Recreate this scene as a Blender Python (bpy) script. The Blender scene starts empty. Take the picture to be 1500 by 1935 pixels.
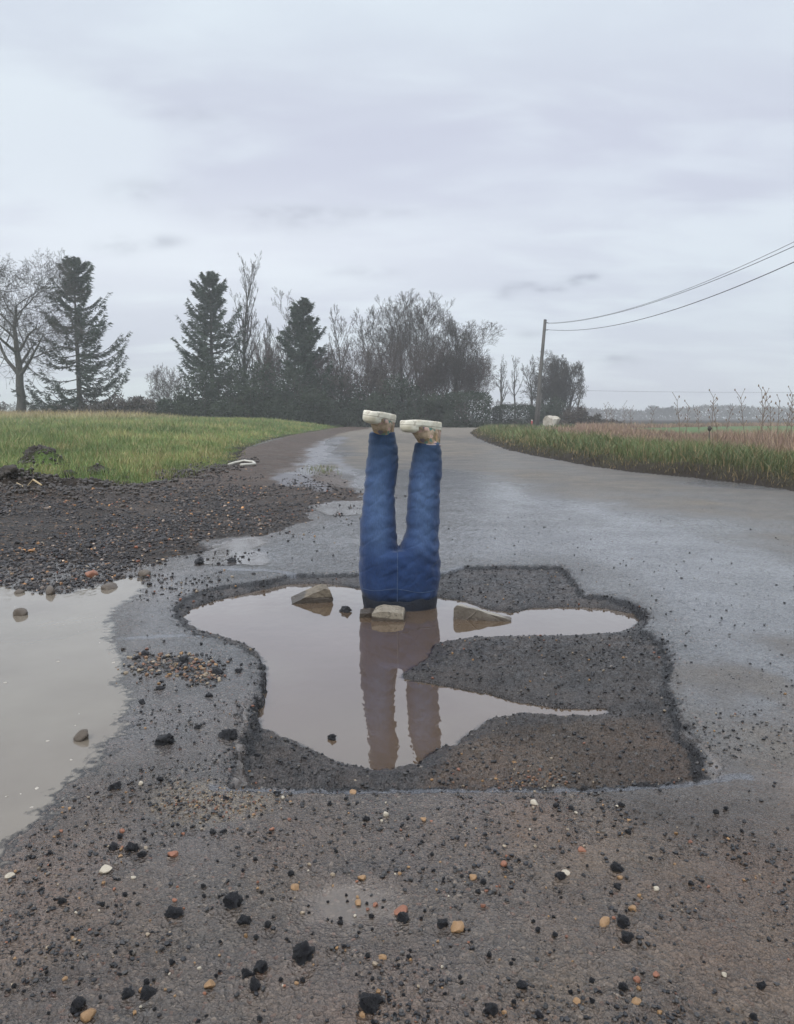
import bpy, math, random
import numpy as np
from mathutils import Vector, Matrix

# ------------------------------------------------------------------ camera, sky, sun
sc = bpy.context.scene
COL = sc.collection
CH = 0.85                                  # camera height
FPX = 1500.0                               # focal length in pixels of the 1500x1935 photo
PITCH = math.atan(179.5 / FPX)
CP, SP = math.cos(PITCH), math.sin(PITCH)
cam_d = bpy.data.cameras.new('camera'); cam = bpy.data.objects.new('camera', cam_d)
COL.objects.link(cam); sc.camera = cam
cam.location = (0, 0, CH); cam.rotation_euler = (math.pi/2 - PITCH, 0, 0)
cam_d.sensor_fit = 'VERTICAL'; cam_d.sensor_height = 36; cam_d.sensor_width = 36
cam_d.lens = 36 * FPX / 1935
cam_d.clip_start = 0.05; cam_d.clip_end = 6000
sc.view_settings.view_transform = 'Standard'; sc.view_settings.look = 'None'
sc.view_settings.exposure = 0.42; sc.view_settings.gamma = 1
sc.cycles.volume_bounces = 1; sc.cycles.max_bounces = 6; sc.cycles.transparent_max_bounces = 6

SUN_EL, SUN_AZ = math.radians(48), math.radians(-150)      # behind the clouds, behind the camera's left
world = bpy.data.worlds.new("World"); sc.world = world; world.use_nodes = True
def build_world():
    nt = world.node_tree; N = nt.nodes; Lk = nt.links; N.clear()
    def m(op, a, b=None, c=None):
        n = N.new('ShaderNodeMath'); n.operation = op
        for i, v in enumerate((a, b, c)):
            if v is None: continue
            if isinstance(v, (int, float)): n.inputs[i].default_value = v
            else: Lk.new(v, n.inputs[i])
        return n.outputs[0]
    out = N.new('ShaderNodeOutputWorld'); bg = N.new('ShaderNodeBackground'); Lk.new(bg.outputs[0], out.inputs[0])
    bg.inputs[1].default_value = 0.1
    sky = N.new('ShaderNodeTexSky'); sky.sky_type = 'NISHITA'; sky.sun_disc = False
    sky.sun_elevation = SUN_EL; sky.sun_rotation = SUN_AZ
    tc = N.new('ShaderNodeTexCoord'); sp = N.new('ShaderNodeSeparateXYZ'); Lk.new(tc.outputs['Generated'], sp.inputs[0])
    x, y, z = sp.outputs
    zz = m('ADD', m('MAXIMUM', z, 0.0), 0.20)
    def cloud(sx, sy, scale, detail, dist, off):
        cb = N.new('ShaderNodeCombineXYZ')
        Lk.new(m('MULTIPLY', m('DIVIDE', x, zz), sx), cb.inputs[0]); Lk.new(m('MULTIPLY', m('DIVIDE', y, zz), sy), cb.inputs[1])
        cb.inputs[2].default_value = off
        n = N.new('ShaderNodeTexNoise'); n.inputs['Scale'].default_value = scale; n.inputs['Detail'].default_value = detail
        n.inputs['Roughness'].default_value = 0.5; n.inputs['Distortion'].default_value = dist
        Lk.new(cb.outputs[0], n.inputs[0]); return n.outputs[0]
    n1 = cloud(.8, 1.1, 1.3, 6, .6, 0.3)
    n2 = cloud(.6, 1.4, 4.2, 5, .5, 4.1)
    v = m('ADD', m('MULTIPLY', n1, .66), m('MULTIPLY', n2, .34))
    mr = N.new('ShaderNodeMapRange'); mr.inputs[1].default_value = .40; mr.inputs[2].default_value = .60; mr.interpolation_type = 'SMOOTHSTEP'
    Lk.new(v, mr.inputs[0])
    def mix(f, a, b):
        n = N.new('ShaderNodeMix'); n.data_type = 'RGBA'
        if isinstance(f, (int, float)): n.inputs[0].default_value = f
        else: Lk.new(f, n.inputs[0])
        for i, v in ((6, a), (7, b)):
            if isinstance(v, tuple): n.inputs[i].default_value = (*v, 1)
            else: Lk.new(v, n.inputs[i])
        return n.outputs[2]
    c = mix(mr.outputs[0], (4.75, 5.0, 5.85), (6.05, 6.6, 7.1))
    # brighter, whiter band low in the cloud, mostly to the left; soft blue-grey lower right
    u = m('DIVIDE', x, m('MAXIMUM', y, .05)); w = m('DIVIDE', z, m('MAXIMUM', y, .05))
    def gauss(u0, w0, su, sw):
        a = m('POWER', m('DIVIDE', m('SUBTRACT', u, u0), su), 2.0); b = m('POWER', m('DIVIDE', m('SUBTRACT', w, w0), sw), 2.0)
        return m('EXPONENT', m('MULTIPLY', m('ADD', a, b), -1.0))
    c = mix(m('MULTIPLY', gauss(-.25, .20, .45, .075), .75), c, (6.7, 7.05, 7.6))
    c = mix(m('MULTIPLY', gauss(.45, .10, .35, .12), .5), c, (4.8, 5.25, 5.9))
    n3 = cloud(.5, .5, 3.0, 5, .8, 9.0)
    c = mix(m('MULTIPLY', gauss(.12, .315, .55, .085), .42), c, (4.75, 4.95, 6.05))
    c = mix(m('MULTIPLY', gauss(-.05, .49, .8, .09), .6), c, (5.9, 6.6, 7.2))
    # ragged little scud clouds
    cb = N.new('ShaderNodeCombineXYZ'); Lk.new(u, cb.inputs[0]); Lk.new(m('MULTIPLY', w, 2.0), cb.inputs[1])
    nn = N.new('ShaderNodeTexNoise'); nn.inputs['Scale'].default_value = 22; nn.inputs['Detail'].default_value = 5; Lk.new(cb.outputs[0], nn.inputs[0])
    rag = N.new('ShaderNodeMapRange'); rag.inputs[1].default_value = .30; rag.inputs[2].default_value = .60; Lk.new(nn.outputs[0], rag.inputs[0])
    wisps = None
    for (px, py, spx, spy, k) in ((953, 556, 16, 9, .35), (972, 543, 18, 8, .45), (997, 538, 20, 6, .35), (1028, 549, 20, 6, .5), (1052, 546, 18, 7, .6), (1078, 534, 20, 7, .7), (1103, 525, 20, 6, .6), (1122, 521, 14, 5, .35), (1160, 678, 45, 10, .5), (225, 465, 40, 15, .38),
                                  (312, 457, 36, 12, .36), (265, 360, 70, 22, .22), (690, 515, 60, 12, .22), (1005, 632, 30, 8, .3), (600, 400, 190, 12, .22),
                                  (360, 215, 60, 15, .14), (1280, 745, 190, 5, .2), (560, 420, 100, 20, .2)):
        a, b = (px-750)/FPX, (967.5-py)/FPX
        dy, dz = CP + b*SP, -SP + b*CP
        g = m('MULTIPLY', gauss(a/dy, dz/dy, spx/FPX, spy/FPX), k)
        wisps = g if wisps is None else m('ADD', wisps, g)
    wf = m('MULTIPLY', m('MINIMUM', wisps, 1.0), rag.outputs[0])
    c = mix(wf, c, (1.6, 1.75, 2.4))
    # an overcast sky is brightest overhead
    zb = N.new('ShaderNodeMapRange'); zb.interpolation_type = 'SMOOTHSTEP'; zb.inputs[1].default_value = .55; zb.inputs[2].default_value = 1.0
    zb.inputs[3].default_value = 1.0; zb.inputs[4].default_value = 2.7; Lk.new(z, zb.inputs[0])
    vm = N.new('ShaderNodeVectorMath'); vm.operation = 'SCALE'; Lk.new(c, vm.inputs[0]); Lk.new(zb.outputs[0], vm.inputs['Scale']); c = vm.outputs[0]
    c = mix(.94, sky.outputs[0], c)
    Lk.new(c, bg.inputs[0])
build_world()
sd_ = bpy.data.lights.new('sun', 'SUN'); sd_.energy = 1.3; sd_.angle = math.radians(25); sd_.color = (1, .97, .93)
sun = bpy.data.objects.new('sun', sd_); COL.objects.link(sun)
sdir = Vector((math.sin(SUN_AZ)*math.cos(SUN_EL), math.cos(SUN_AZ)*math.cos(SUN_EL), math.sin(SUN_EL)))
sun.rotation_euler = sdir.to_track_quat('Z', 'Y').to_euler(); sun.location = (-5, -5, 8)

# ------------------------------------------------------------------ helpers
def ray(px, py):
    a, b = (px-750)/FPX, (967.5-py)/FPX
    return np.array((a, CP + b*SP, -SP + b*CP))
def at(px, py, z=0.0):                       # pixel of a point lying at height z -> world x, y
    d = ray(px, py); t = (z-CH)/d[2]; return (d[0]*t, d[1]*t)
def atd(px, py, Y):                          # pixel of a point standing at distance Y -> world
    d = ray(px, py); t = Y/d[1]; return (d[0]*t, Y, CH + d[2]*t)
def poly(pts, z=0.0): return np.array([at(a, b, z) for a, b in pts])

def mk(name, V, F, mat=None, parent=None, smooth=True, cols=None, extra=None):
    V = np.asarray(V, np.float32); me = bpy.data.meshes.new(name)
    me.vertices.add(len(V)); me.vertices.foreach_set('co', V.ravel())
    if not isinstance(F, list): F = [F]
    elif not isinstance(F[0], np.ndarray): F = [np.array(F)]
    F = [np.asarray(f, np.int32) for f in F if len(f)]
    nl = sum(f.size for f in F); nf = sum(len(f) for f in F)
    me.loops.add(nl); me.loops.foreach_set('vertex_index', np.concatenate([f.ravel() for f in F]))
    tot = np.concatenate([np.full(len(f), f.shape[1], np.int32) for f in F])
    st = np.concatenate([[0], np.cumsum(tot)[:-1]]).astype(np.int32)
    me.polygons.add(nf); me.polygons.foreach_set('loop_start', st); me.polygons.foreach_set('loop_total', tot)
    me.polygons.foreach_set('use_smooth', np.full(nf, smooth))
    me.update(calc_edges=True)
    for k, c in (cols or {}).items():
        a = me.color_attributes.new(k, 'FLOAT_COLOR', 'POINT')
        cc = np.ones((len(V), 4), np.float32); cc[:, :c.shape[1]] = c; a.data.foreach_set('color', cc.ravel())
    if mat: me.materials.append(mat)
    o = bpy.data.objects.new(name, me); COL.objects.link(o)
    if parent: o.parent = parent
    return o
def tag(o, label=None, cat=None, group=None, kind=None):
    if label: o['label'] = label
    if cat: o['category'] = cat
    if group: o['group'] = group
    if kind: o['kind'] = kind
    return o
def empty(name, loc, label, cat, group=None, rz=0):
    o = bpy.data.objects.new(name, None); COL.objects.link(o); o.location = loc; o.rotation_euler = (0, 0, rz)
    o.empty_display_size = .1
    return tag(o, label, cat, group)

def hsh(ix, iy, s):
    h = (ix.astype(np.int64)*374761393 + iy.astype(np.int64)*668265263 + s*1274126177) & 0x7fffffff
    h = ((h ^ (h >> 13))*1274126177) & 0x7fffffff
    h = (h ^ (h >> 16)) & 0xffff
    return h/65535.0
def vnoise(x, y, s=0):
    ix, iy = np.floor(x), np.floor(y); fx, fy = x-ix, y-iy
    fx = fx*fx*(3-2*fx); fy = fy*fy*(3-2*fy)
    a = hsh(ix, iy, s); b = hsh(ix+1, iy, s); c = hsh(ix, iy+1, s); d = hsh(ix+1, iy+1, s)
    return (a*(1-fx)+b*fx)*(1-fy) + (c*(1-fx)+d*fx)*fy
def fbm(x, y, s=0, o=4):
    v = 0; a = .5; t = 0
    for i in range(o):
        v = v + a*vnoise(x*2**i, y*2**i, s+i*17); t += a; a *= .5
    return v/t - .5
def worley(x, y, s=0):
    ix, iy = np.floor(x), np.floor(y); best = np.full(x.shape, 9.0)
    for dx in (-1, 0, 1):
        for dy in (-1, 0, 1):
            jx, jy = ix+dx, iy+dy
            cx = jx + .15 + .7*hsh(jx, jy, s); cy = jy + .15 + .7*hsh(jx, jy, s+5)
            best = np.minimum(best, (x-cx)**2 + (y-cy)**2)
    return np.sqrt(best)
def ss(a, b, x):
    t = np.clip((x-a)/(b-a), 0, 1); return t*t*(3-2*t)
def sdf(P, x, y, margin=1.0):                # signed distance, negative inside; far points get +margin
    out = np.full(x.shape, float(margin))
    mn, mx = P.min(0)-margin, P.max(0)+margin
    s = (x > mn[0]) & (x < mx[0]) & (y > mn[1]) & (y < mx[1])
    X, Y = x[s], y[s]
    if not len(X): return out
    d = np.full(X.shape, 1e9); ins = np.zeros(X.shape, bool)
    n = len(P)
    for i in range(n):
        a = P[i]; b = P[(i+1) % n]; e = b-a; L2 = e@e + 1e-12
        t = np.clip(((X-a[0])*e[0]+(Y-a[1])*e[1])/L2, 0, 1)
        d = np.minimum(d, (X-a[0]-t*e[0])**2 + (Y-a[1]-t*e[1])**2)
        c = ((a[1] > Y) != (b[1] > Y))
        if abs(e[1]) > 1e-9: ins ^= c & (X < e[0]*(Y-a[1])/e[1] + a[0])
    d = np.sqrt(d); d[ins] *= -1
    out[s] = d; return out

# ------------------------------------------------------------------ outlines on the ground
ZW = -0.045; ZP = -0.010
B_ = poly([(545,1083),(680,1081),(830,1081),(880,1068),(1060,1068),(1080,1090),(1105,1122),(1150,1124),(1195,1136),(1224,1156),(1214,1186),(1250,1212),(1264,1240),(1262,1300),(1285,1360),(1322,1420),(1330,1466),(1200,1478),
          (1000,1482),(800,1484),(640,1484),(530,1483),(450,1477),(452,1440),(462,1400),(476,1372),(478,1330),(494,1300),(498,1270),(492,1245),(465,1220),(415,1203),(372,1195),(335,1166),(331,1146),(350,1125),(395,1108),(450,1100),(500,1094)])
W_ = poly([(345,1165),(365,1148),(400,1136),(470,1120),(540,1104),(620,1102),(680,1112),(830,1128),(880,1136),(925,1152),(965,1157),(1005,1149),(1060,1147),(1100,1147),(1150,1150),(1200,1160),(1212,1172),(1196,1190),(1160,1200),(1060,1204),(950,1206),
          (880,1209),(825,1219),(812,1245),(775,1268),(758,1280),(790,1287),(830,1292),(900,1306),(990,1327),(1050,1338),(1148,1338),(1150,1354),(1050,1356),(985,1350),(930,1361),(890,1386),(865,1408),(822,1422),(790,1450),(740,1457),
          (690,1456),(640,1445),(595,1428),(565,1408),(505,1384),(484,1368),(484,1320),(498,1290),(499,1262),(490,1240),(468,1222),(420,1205),(385,1197),(355,1182)], ZW)
I_ = poly([(770,1275),(830,1225),(900,1212),(1190,1205),(1262,1240),(1262,1320),(1150,1335),(1050,1335),(900,1300)])
P_ = poly([(-400,1080),(-60,1085),(0,1101),(60,1118),(120,1122),(190,1104),(240,1090),(272,1094),(282,1106),(255,1128),(225,1148),(216,1175),(216,1215),(235,1250),(240,1290),(262,1320),(240,1370),(195,1430),(130,1490),(80,1550),(30,1605),(-40,1660),(-500,1800)], ZP)
L_ = poly([(690,806),(640,808),(590,816),(545,824),(500,834),(458,850),(448,866),(430,880),(400,893),(350,910),(260,925),(170,934),(80,940),(0,944),(-300,965),(-2500,1000)])
L_ = np.vstack([L_, [(-400, 12), (-700, 70), (-700, 900), (-20, 900)]])
T_ = poly([(690,806),(700,810),(660,815),(632,822),(612,835),(618,856),(600,880),(640,900),(690,930),(690,944),(640,948),(585,955),(560,985),(470,1012),(400,1024),(330,1045),(285,1062),(285,1095),(225,1150),(214,1190),(225,1250),(240,1300),(200,1420),(80,1550),(0,1640),(-500,1800),(-2500,1000),
           (-300,965),(0,944),(170,934),(350,910),(430,880),(458,850),(545,824),(640,808)])
R_ = poly([(1900,1010),(1500,928),(1400,915),(1300,903),(1200,893),(1100,879),(1030,866),(960,850),(925,838),(897,826),(888,818),(895,812)])
R_ = np.vstack([R_, [(12.5, 60), (24, 72), (60, 95), (300, 160), (900, 400), (900, 900), (1500, 900), (1500, 5)]])
F_ = np.array([(-20, 900), (-4.0, 75), (1.5, 72), (8, 68), (14, 70), (24, 84), (60, 110), (300, 180), (880, 420), (880, 900)])
FILM = [(poly([(640,822),(604,834),(575,850),(560,875),(520,900),(600,905),(640,925),(690,925),(690,905),(650,885),(628,860),(640,838)]), .25),
        (poly([(585,955),(640,948),(690,945),(690,972),(620,975)]), .06),
        (poly([(380,1024),(470,1014),(505,1024),(490,1038),(520,1070),(380,1068),(330,1075),(400,1045)]), .08),
        (poly([(455,1330),(468,1335),(462,1370),(455,1372)]), .015),
        (poly([(440,1400),(456,1400),(474,1470),(440,1475)]), .02),
        (poly([(1290,1370),(1330,1400),(1375,1450),(1350,1470),(1330,1430)]), .03),
        (poly([(545,1690),(640,1670),(730,1690),(745,1735),(660,1765),(580,1750)]), .09)]
DRY = poly([(700,806),(690,816),(640,822),(632,850),(655,885),(700,895),(760,888),(840,885),(900,900),(1000,928),(1180,962),(1340,980),(1500,1030),(1900,1100),(2200,1000),(1500,930),(1200,893),(960,850),(890,820),(960,806)])
DRY2 = poly([(1300,1215),(1500,1215),(1900,1300),(1900,1500),(1500,1500),(1400,1450),(1340,1380),(1300,1300),(1260,1260)])
MUD = poly([(560,1500),(1500,1520),(1900,1560),(1900,2300),(200,2300),(350,1900),(500,1700)])
MUD2 = poly([(840,1380),(1000,1352),(1240,1340),(1320,1430),(1320,1470),(900,1490),(800,1470)])
SAND = poly([(270,1490),(330,1470),(440,1480),(520,1505),(500,1535),(400,1558),(320,1560),(270,1525)])
def strip(pts, w):
    out_a, out_b = [], []
    for (a, b) in pts: out_a.append((a, b-w)); out_b.append((a, b+w))
    return poly(out_a + out_b[::-1])
SEAL = [strip([(395,1488),(530,1493),(700,1493),(860,1492),(1020,1491),(1160,1488),(1290,1481),(1400,1466),(1425,1470)], 5.5), strip([(222,1203),(300,1201),(395,1199)], 2.5),
        strip([(420,1075),(500,1077),(560,1083)], 2), strip([(830,1080),(876,1068)], 1.5)]

def fields(x, y, detail=True):
    wx = .018*fbm(x*22, y*22, 3, 3); 
    rag = .030*fbm(x*26, y*26, 11, 4) + .022*fbm(x*80, y*80, 21, 2)
    sb = sdf(B_, x, y, .6) + rag; sw = sdf(W_, x, y, .6) + .9*rag; si = sdf(I_, x, y, .4)
    sp = sdf(P_, x, y, 1.0) + .05*fbm(x*12, y*12, 31, 4)
    big = .4*fbm(x*.9, y*.9, 41, 4)
    sl = sdf(L_, x, y, 3.0); sr = sdf(R_, x, y, 3.0); st = sdf(T_, x, y, 1.5) + big*.8 + .28*fbm(x*5, y*4, 47, 4) + .10*fbm(x*24, y*20, 48, 3); sf = sdf(F_, x, y, 3.0)
    sl = sl + big*1.1 + .1*fbm(x*7, y*7, 43, 3); sr = sr + big*.5 + .12*fbm(x*6, y*6, 45, 3)
    film = np.zeros(x.shape)
    for Pq, wd in FILM:
        s = sdf(Pq, x, y, .8) + wd*1.6*fbm(x*.9/wd*.6, y*.6/wd*.6, 51, 4)
        film = np.maximum(film, ss(wd*.5, -wd*.5, s)*(1-.6*ss(7, 10, y)))
    seal = np.zeros(x.shape)
    for Pq in SEAL:
        s = sdf(Pq, x, y, .3) + .012*fbm(x*35, y*35, 61, 3); seal = np.maximum(seal, ss(.004, -.003, s))
    zt = .006*fbm(x*1.2, y*1.2, 71, 3)                                    # tarmac
    near = ss(14, 7, y)
    agg = 0
    if detail:
        w1 = worley(x*95, y*95, 7); w2 = worley(x*55, y*55, 9)
        agg = (.55 - w1)*.0022 + (.5-w2)*.0016*ss(-.1, .25, fbm(x*3, y*3, 77, 3)) + .0050*fbm(x*26, y*26, 79, 3) + .0065*fbm(x*62, y*62, 80, 3)
        agg = agg*near
    fl = 1 - .85*np.maximum(film, seal)
    z = zt + agg*fl - .0022*film - .002*seal
    # track: gravelly shoulder, higher towards the field
    k = ss(.05, -.3, st)*ss(-.02, .35, sp)
    z = z + k*(.012 + .035*fbm(x*2.2, y*2.2, 81, 4) + .02*fbm(x*12, y*12, 83, 3)*fl*near) + .05*k*ss(2.2, 0, sl)
    # left puddle
    q = ss(.45, 0, sp)
    z = z*(1-q) + q*(ZP + np.clip(sp, 0, .4)*.028 + agg*1.0) 
    z = np.where(sp < 0, ZP - np.minimum(-sp*.09, .05) + agg*1.0*ss(-.2, 0, sp), z)
    # broken-out patch and water hole
    shelf = -.024 + .008*fbm(x*8, y*8, 91, 3) + .014*ss(.02, -.06, si)
    if detail:
        wa = worley(x*62, y*62, 13); wb = worley(x*30, y*30, 15)
        shelf = shelf + (.5-wa)*.013 + (.5-wb)*.010 + .012*fbm(x*40, y*40, 93, 3)
    ramp = ZW + .003 + np.clip(sw, 0, 1)*.30 + (.004*fbm(x*60, y*60, 95, 2) if detail else 0)
    inner = np.where(sw > 0, np.minimum(shelf, ramp + .004), ZW - np.minimum(-sw*.7, .08))
    kb = ss(.003, -.007, sb)
    lip = .006*ss(.0, .02, sb)*ss(.10, .02, sb)*0
    z = z*(1-kb) + kb*inner + lip
    crumb = ss(.05, .0, sb)*(1-kb)
    z = z - crumb*(.007 + .016*np.clip(fbm(x*45, y*45, 97, 3)+.1, 0, 1))*near
    # verges
    kl = ss(0.1, -.9, sl)
    rise = .45*ss(9, 58, y)*ss(-2.0, -12, x - 0*y) 
    z = z + kl*(.07 + .08*fbm(x*1.6, y*1.6, 101, 4)) + ss(0, -2.9, sl)*rise
    kr = ss(.05, -.55, sr)
    z = z + kr*(.17 + .10*fbm(x*2.1, y*2.1, 103, 4))*ss(100, 20, y)
    # mud heaps at the field edge
    for (px, py, hx, hy, hh) in ((82,900,.36,.35,.34), (186,900,.2,.2,.17), (0,925,.5,.5,.16), (20,945,.8,.4,.10), (130,925,.7,.35,.07), (375,900,.5,.4,.05)):
        cx, cy = at(px, py)
        z = z + (hh*(.8+1.2*fbm(x*5, y*5, 107, 4)))*np.exp(-((x-cx)/hx)**2-((y-cy)/hy)**2)
    # little rutted ridge of mud with grass in the track
    for (px, py, hx, hy, hh) in ((605,888,.30,.9,.05),(640,928,.5,.25,.035)):
        cx, cy = at(px, py); z = z + hh*np.exp(-((x-cx)/hx)**2-((y-cy)/hy)**2)*(.7+fbm(x*6, y*6, 109, 3))
    return dict(z=z, sb=sb, sw=sw, sp=sp, sl=sl, sr=sr, st=st, sf=sf, film=film, seal=seal, kb=kb, crumb=crumb, agg=agg)
def height(x, y): return fields(np.atleast_1d(np.asarray(x, float)), np.atleast_1d(np.asarray(y, float)))['z']

# ------------------------------------------------------------------ materials
def mat(name): 
    m = bpy.data.materials.new(name); m.use_nodes = True; nt = m.node_tree; b = nt.nodes['Principled BSDF']; return m, nt, b
class G:
    def __init__(s, nt): s.nt = nt; s.N = nt.nodes; s.L = nt.links
    def _in(s, sock, v):
        if isinstance(v, (int, float)): sock.default_value = v
        elif isinstance(v, tuple): sock.default_value = (*v, 1) if len(v) == 3 and sock.type == 'RGBA' else v
        else: s.L.new(v, sock)
    def math(s, op, a, b=0.0, clamp=False):
        n = s.N.new('ShaderNodeMath'); n.operation = op; n.use_clamp = clamp; s._in(n.inputs[0], a); s._in(n.inputs[1], b); return n.outputs[0]
    def mix(s, f, a, b, mode='MIX'):
        n = s.N.new('ShaderNodeMix'); n.data_type = 'RGBA'; n.blend_type = mode
        s._in(n.inputs[0], f); s._in(n.inputs[6], a); s._in(n.inputs[7], b); return n.outputs[2]
    def pos(s):
        return s.N.new('ShaderNodeNewGeometry').outputs['Position']
    def obj(s): return s.N.new('ShaderNodeTexCoord').outputs['Object']
    def noise(s, vec, scale, detail=3, rough=.5, dist=0):
        n = s.N.new('ShaderNodeTexNoise'); s.L.new(vec, n.inputs['Vector']); n.inputs['Scale'].default_value = scale
        n.inputs['Detail'].default_value = detail; n.inputs['Roughness'].default_value = rough; n.inputs['Distortion'].default_value = dist; return n.outputs[0]
    def vor(s, vec, scale, feat='F1', col=False):
        n = s.N.new('ShaderNodeTexVoronoi'); n.feature = feat; s.L.new(vec, n.inputs['Vector']); n.inputs['Scale'].default_value = scale
        return n.outputs['Color'] if col else n.outputs['Distance']
    def rng(s, v, a, b, c=0.0, d=1.0, smooth=False):
        n = s.N.new('ShaderNodeMapRange'); s._in(n.inputs[0], v)
        if smooth: n.interpolation_type = 'SMOOTHSTEP'
        for i, k in enumerate((a, b, c, d)): n.inputs[i+1].default_value = k
        return n.outputs[0]
    def attr(s, name):
        n = s.N.new('ShaderNodeAttribute'); n.attribute_name = name; return n.outputs['Color']
    def sep(s, c):
        n = s.N.new('ShaderNodeSeparateColor'); s.L.new(c, n.inputs[0]); return n.outputs
    def bump(s, h, strength=.5, dist=.01, nrm=None):
        n = s.N.new('ShaderNodeBump'); n.inputs['Strength'].default_value = strength; n.inputs['Distance'].default_value = dist
        s.L.new(h, n.inputs['Height'])
        if nrm is not None: s.L.new(nrm, n.inputs['Normal'])
        return n.outputs[0]
    def scale(s, vec, v):
        n = s.N.new('ShaderNodeVectorMath'); n.operation = 'MULTIPLY'; s.L.new(vec, n.inputs[0]); n.inputs[1].default_value = v; return n.outputs[0]
    def hsv(s, c, h=.5, sat=1.0, val=1.0):
        n = s.N.new('ShaderNodeHueSaturation'); s._in(n.inputs['Hue'], h); s._in(n.inputs['Saturation'], sat); s._in(n.inputs['Value'], val); s._in(n.inputs['Color'], c); return n.outputs[0]

# road: a = (dry, mud, seal), b = (sand, broken, film)
M_road, nt, b = mat('road_material'); g = G(nt)
p = g.pos(); A = g.sep(g.attr('mask_a')); Bm = g.sep(g.attr('mask_b')); Cm = g.sep(g.attr('mask_c'))
wa_ = nt.nodes.new('ShaderNodeAttribute'); wa_.attribute_name = 'mask_b'; WET_SHEEN = wa_.outputs['Alpha']
n_big = g.noise(p, 1.7, 5, .6); n_mid = g.noise(p, 9, 5, .6); n_fine = g.noise(p, 70, 4, .65)
vcol = g.vor(p, 150, col=True); vs = g.sep(vcol); vd = g.vor(p, 150)
stone = g.mix(g.rng(vs[0], 0, 1, 0, 1), (.019, .018, .018), (.088, .081, .073))
stone = g.mix(g.rng(vs[1], .93, .97), stone, (.26, .21, .16))
stone = g.mix(g.rng(vs[2], .95, .98), stone, (.16, .07, .045))
stone = g.mix(g.rng(n_mid, .3, .7, 0, .5), stone, (.045, .048, .055))
dryc = g.mix(n_fine, (.25, .215, .172), (.38, .338, .275)); dryc = g.mix(g.rng(n_big, .35, .65), dryc, (.22, .20, .175))
mudc = g.mix(n_fine, (.068, .048, .034), (.29, .218, .158))
mudc = g.mix(g.rng(g.noise(p, 3.3, 5, .65), .48, .62, 0, .7), mudc, (.045, .036, .030)); mudc = g.mix(g.rng(n_big, .4, .65), mudc, (.21, .14, .10))
dk = g.math('MULTIPLY', A[0], g.rng(n_mid, .2, .6, .5, 1))
c = g.mix(dk, stone, dryc)
c = g.mix(g.math('MULTIPLY', WET_SHEEN, .65), c, g.mix(g.rng(vs[0], 0, 1), (.055, .058, .066), (.125, .128, .14)))  # wet tarmac: bluish sky sheen painted into the base colour
mk_ = g.math('MULTIPLY', A[1], g.rng(g.math('ADD', g.math('MULTIPLY', n_mid, .6), g.math('MULTIPLY', n_fine, .4)), .32, .56, .3, 1.0))
c = g.mix(mk_, c, mudc)
sandf = g.math('MULTIPLY', Bm[0], g.rng(n_fine, .38, .55)); c = g.mix(sandf, c, g.mix(n_mid, (.15, .115, .08), (.25, .20, .135)))
brk = g.mix(g.rng(vs[0], 0, 1), (.014, .012, .012), (.100, .088, .083)); brk = g.mix(g.rng(g.noise(p, 4, 5, .65), .42, .60, .0, .75), brk, (.020, .018, .019)); brk = g.mix(g.rng(n_mid, .45, .65, 0, .5), brk, (.11, .085, .07))
c = g.mix(g.math('MULTIPLY', Bm[1], g.math('SUBTRACT', 1.0, g.math('MULTIPLY', A[1], .60))), c, brk)
c = g.mix(g.math('MULTIPLY', Cm[1], g.rng(n_mid, .3, .6, .35, .8)), c, (.038, .030, .024))
c = g.mix(g.math('MULTIPLY', Cm[0], .9), c, (.008, .008, .010))
c = g.mix(g.math('MULTIPLY', A[2], .75), c, (.13, .138, .158))
c = g.mix(g.math('MULTIPLY', Bm[2], .6), c, (.105, .085, .070))
c = g.mix(g.math('MULTIPLY', Cm[2], .85), c, (.25, .25, .265))  # bright sky sheen of the far wet strips painted as pale base colour
nt.links.new(c, b.inputs['Base Color'])
r = g.rng(n_mid, .3, .7, .13, .26)
r = g.math('ADD', r, g.math('MULTIPLY', A[0], .55)); r = g.math('ADD', r, g.math('MULTIPLY', Bm[1], .12)); r = g.math('ADD', r, g.math('MULTIPLY', A[1], .06))
r = g.math('MULTIPLY', r, g.math('SUBTRACT', 1.0, g.math('MULTIPLY', Bm[2], .80))); r = g.math('MULTIPLY', r, g.math('SUBTRACT', 1.0, g.math('MULTIPLY', A[2], .65)))
r = g.math('MAXIMUM', r, g.math('MULTIPLY', Cm[2], .30))
nt.links.new(r, b.inputs['Roughness']); b.inputs['IOR'].default_value = 1.45
n_b = g.noise(p, 28, 4, .7)
hgt = g.math('ADD', g.math('MULTIPLY', vd, .6), g.math('ADD', g.math('MULTIPLY', n_fine, .9), g.math('MULTIPLY', n_b, 1.2)))
bf = g.math('MULTIPLY', g.math('SUBTRACT', 1.0, g.math('MULTIPLY', Bm[2], .93)), g.math('SUBTRACT', 1.0, g.math('MULTIPLY', WET_SHEEN, .55))); hgt = g.math('MULTIPLY', hgt, bf)
nt.links.new(g.bump(hgt, 1.0, .020), b.inputs['Normal'])
nt.links.new(g.bump(hgt, .4, .006), b.inputs['Coat Normal'])
cw = g.math('MULTIPLY', g.math('SUBTRACT', 1.0, g.math('MAXIMUM', g.math('MULTIPLY', A[0], .95), g.math('MULTIPLY', A[1], .75))), g.rng(n_big, .3, .65, .55, 1.0))
nt.links.new(g.math('MULTIPLY', cw, g.math('SUBTRACT', 1.0, g.math('MULTIPLY', Bm[1], .65))), b.inputs['Coat Weight']); nt.links.new(g.math('SUBTRACT', .5, g.math('MULTIPLY', A[0], .38)), b.inputs['Specular IOR Level']); b.inputs['Coat Roughness'].default_value = .10; b.inputs['Coat IOR'].default_value = 1.6

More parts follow.
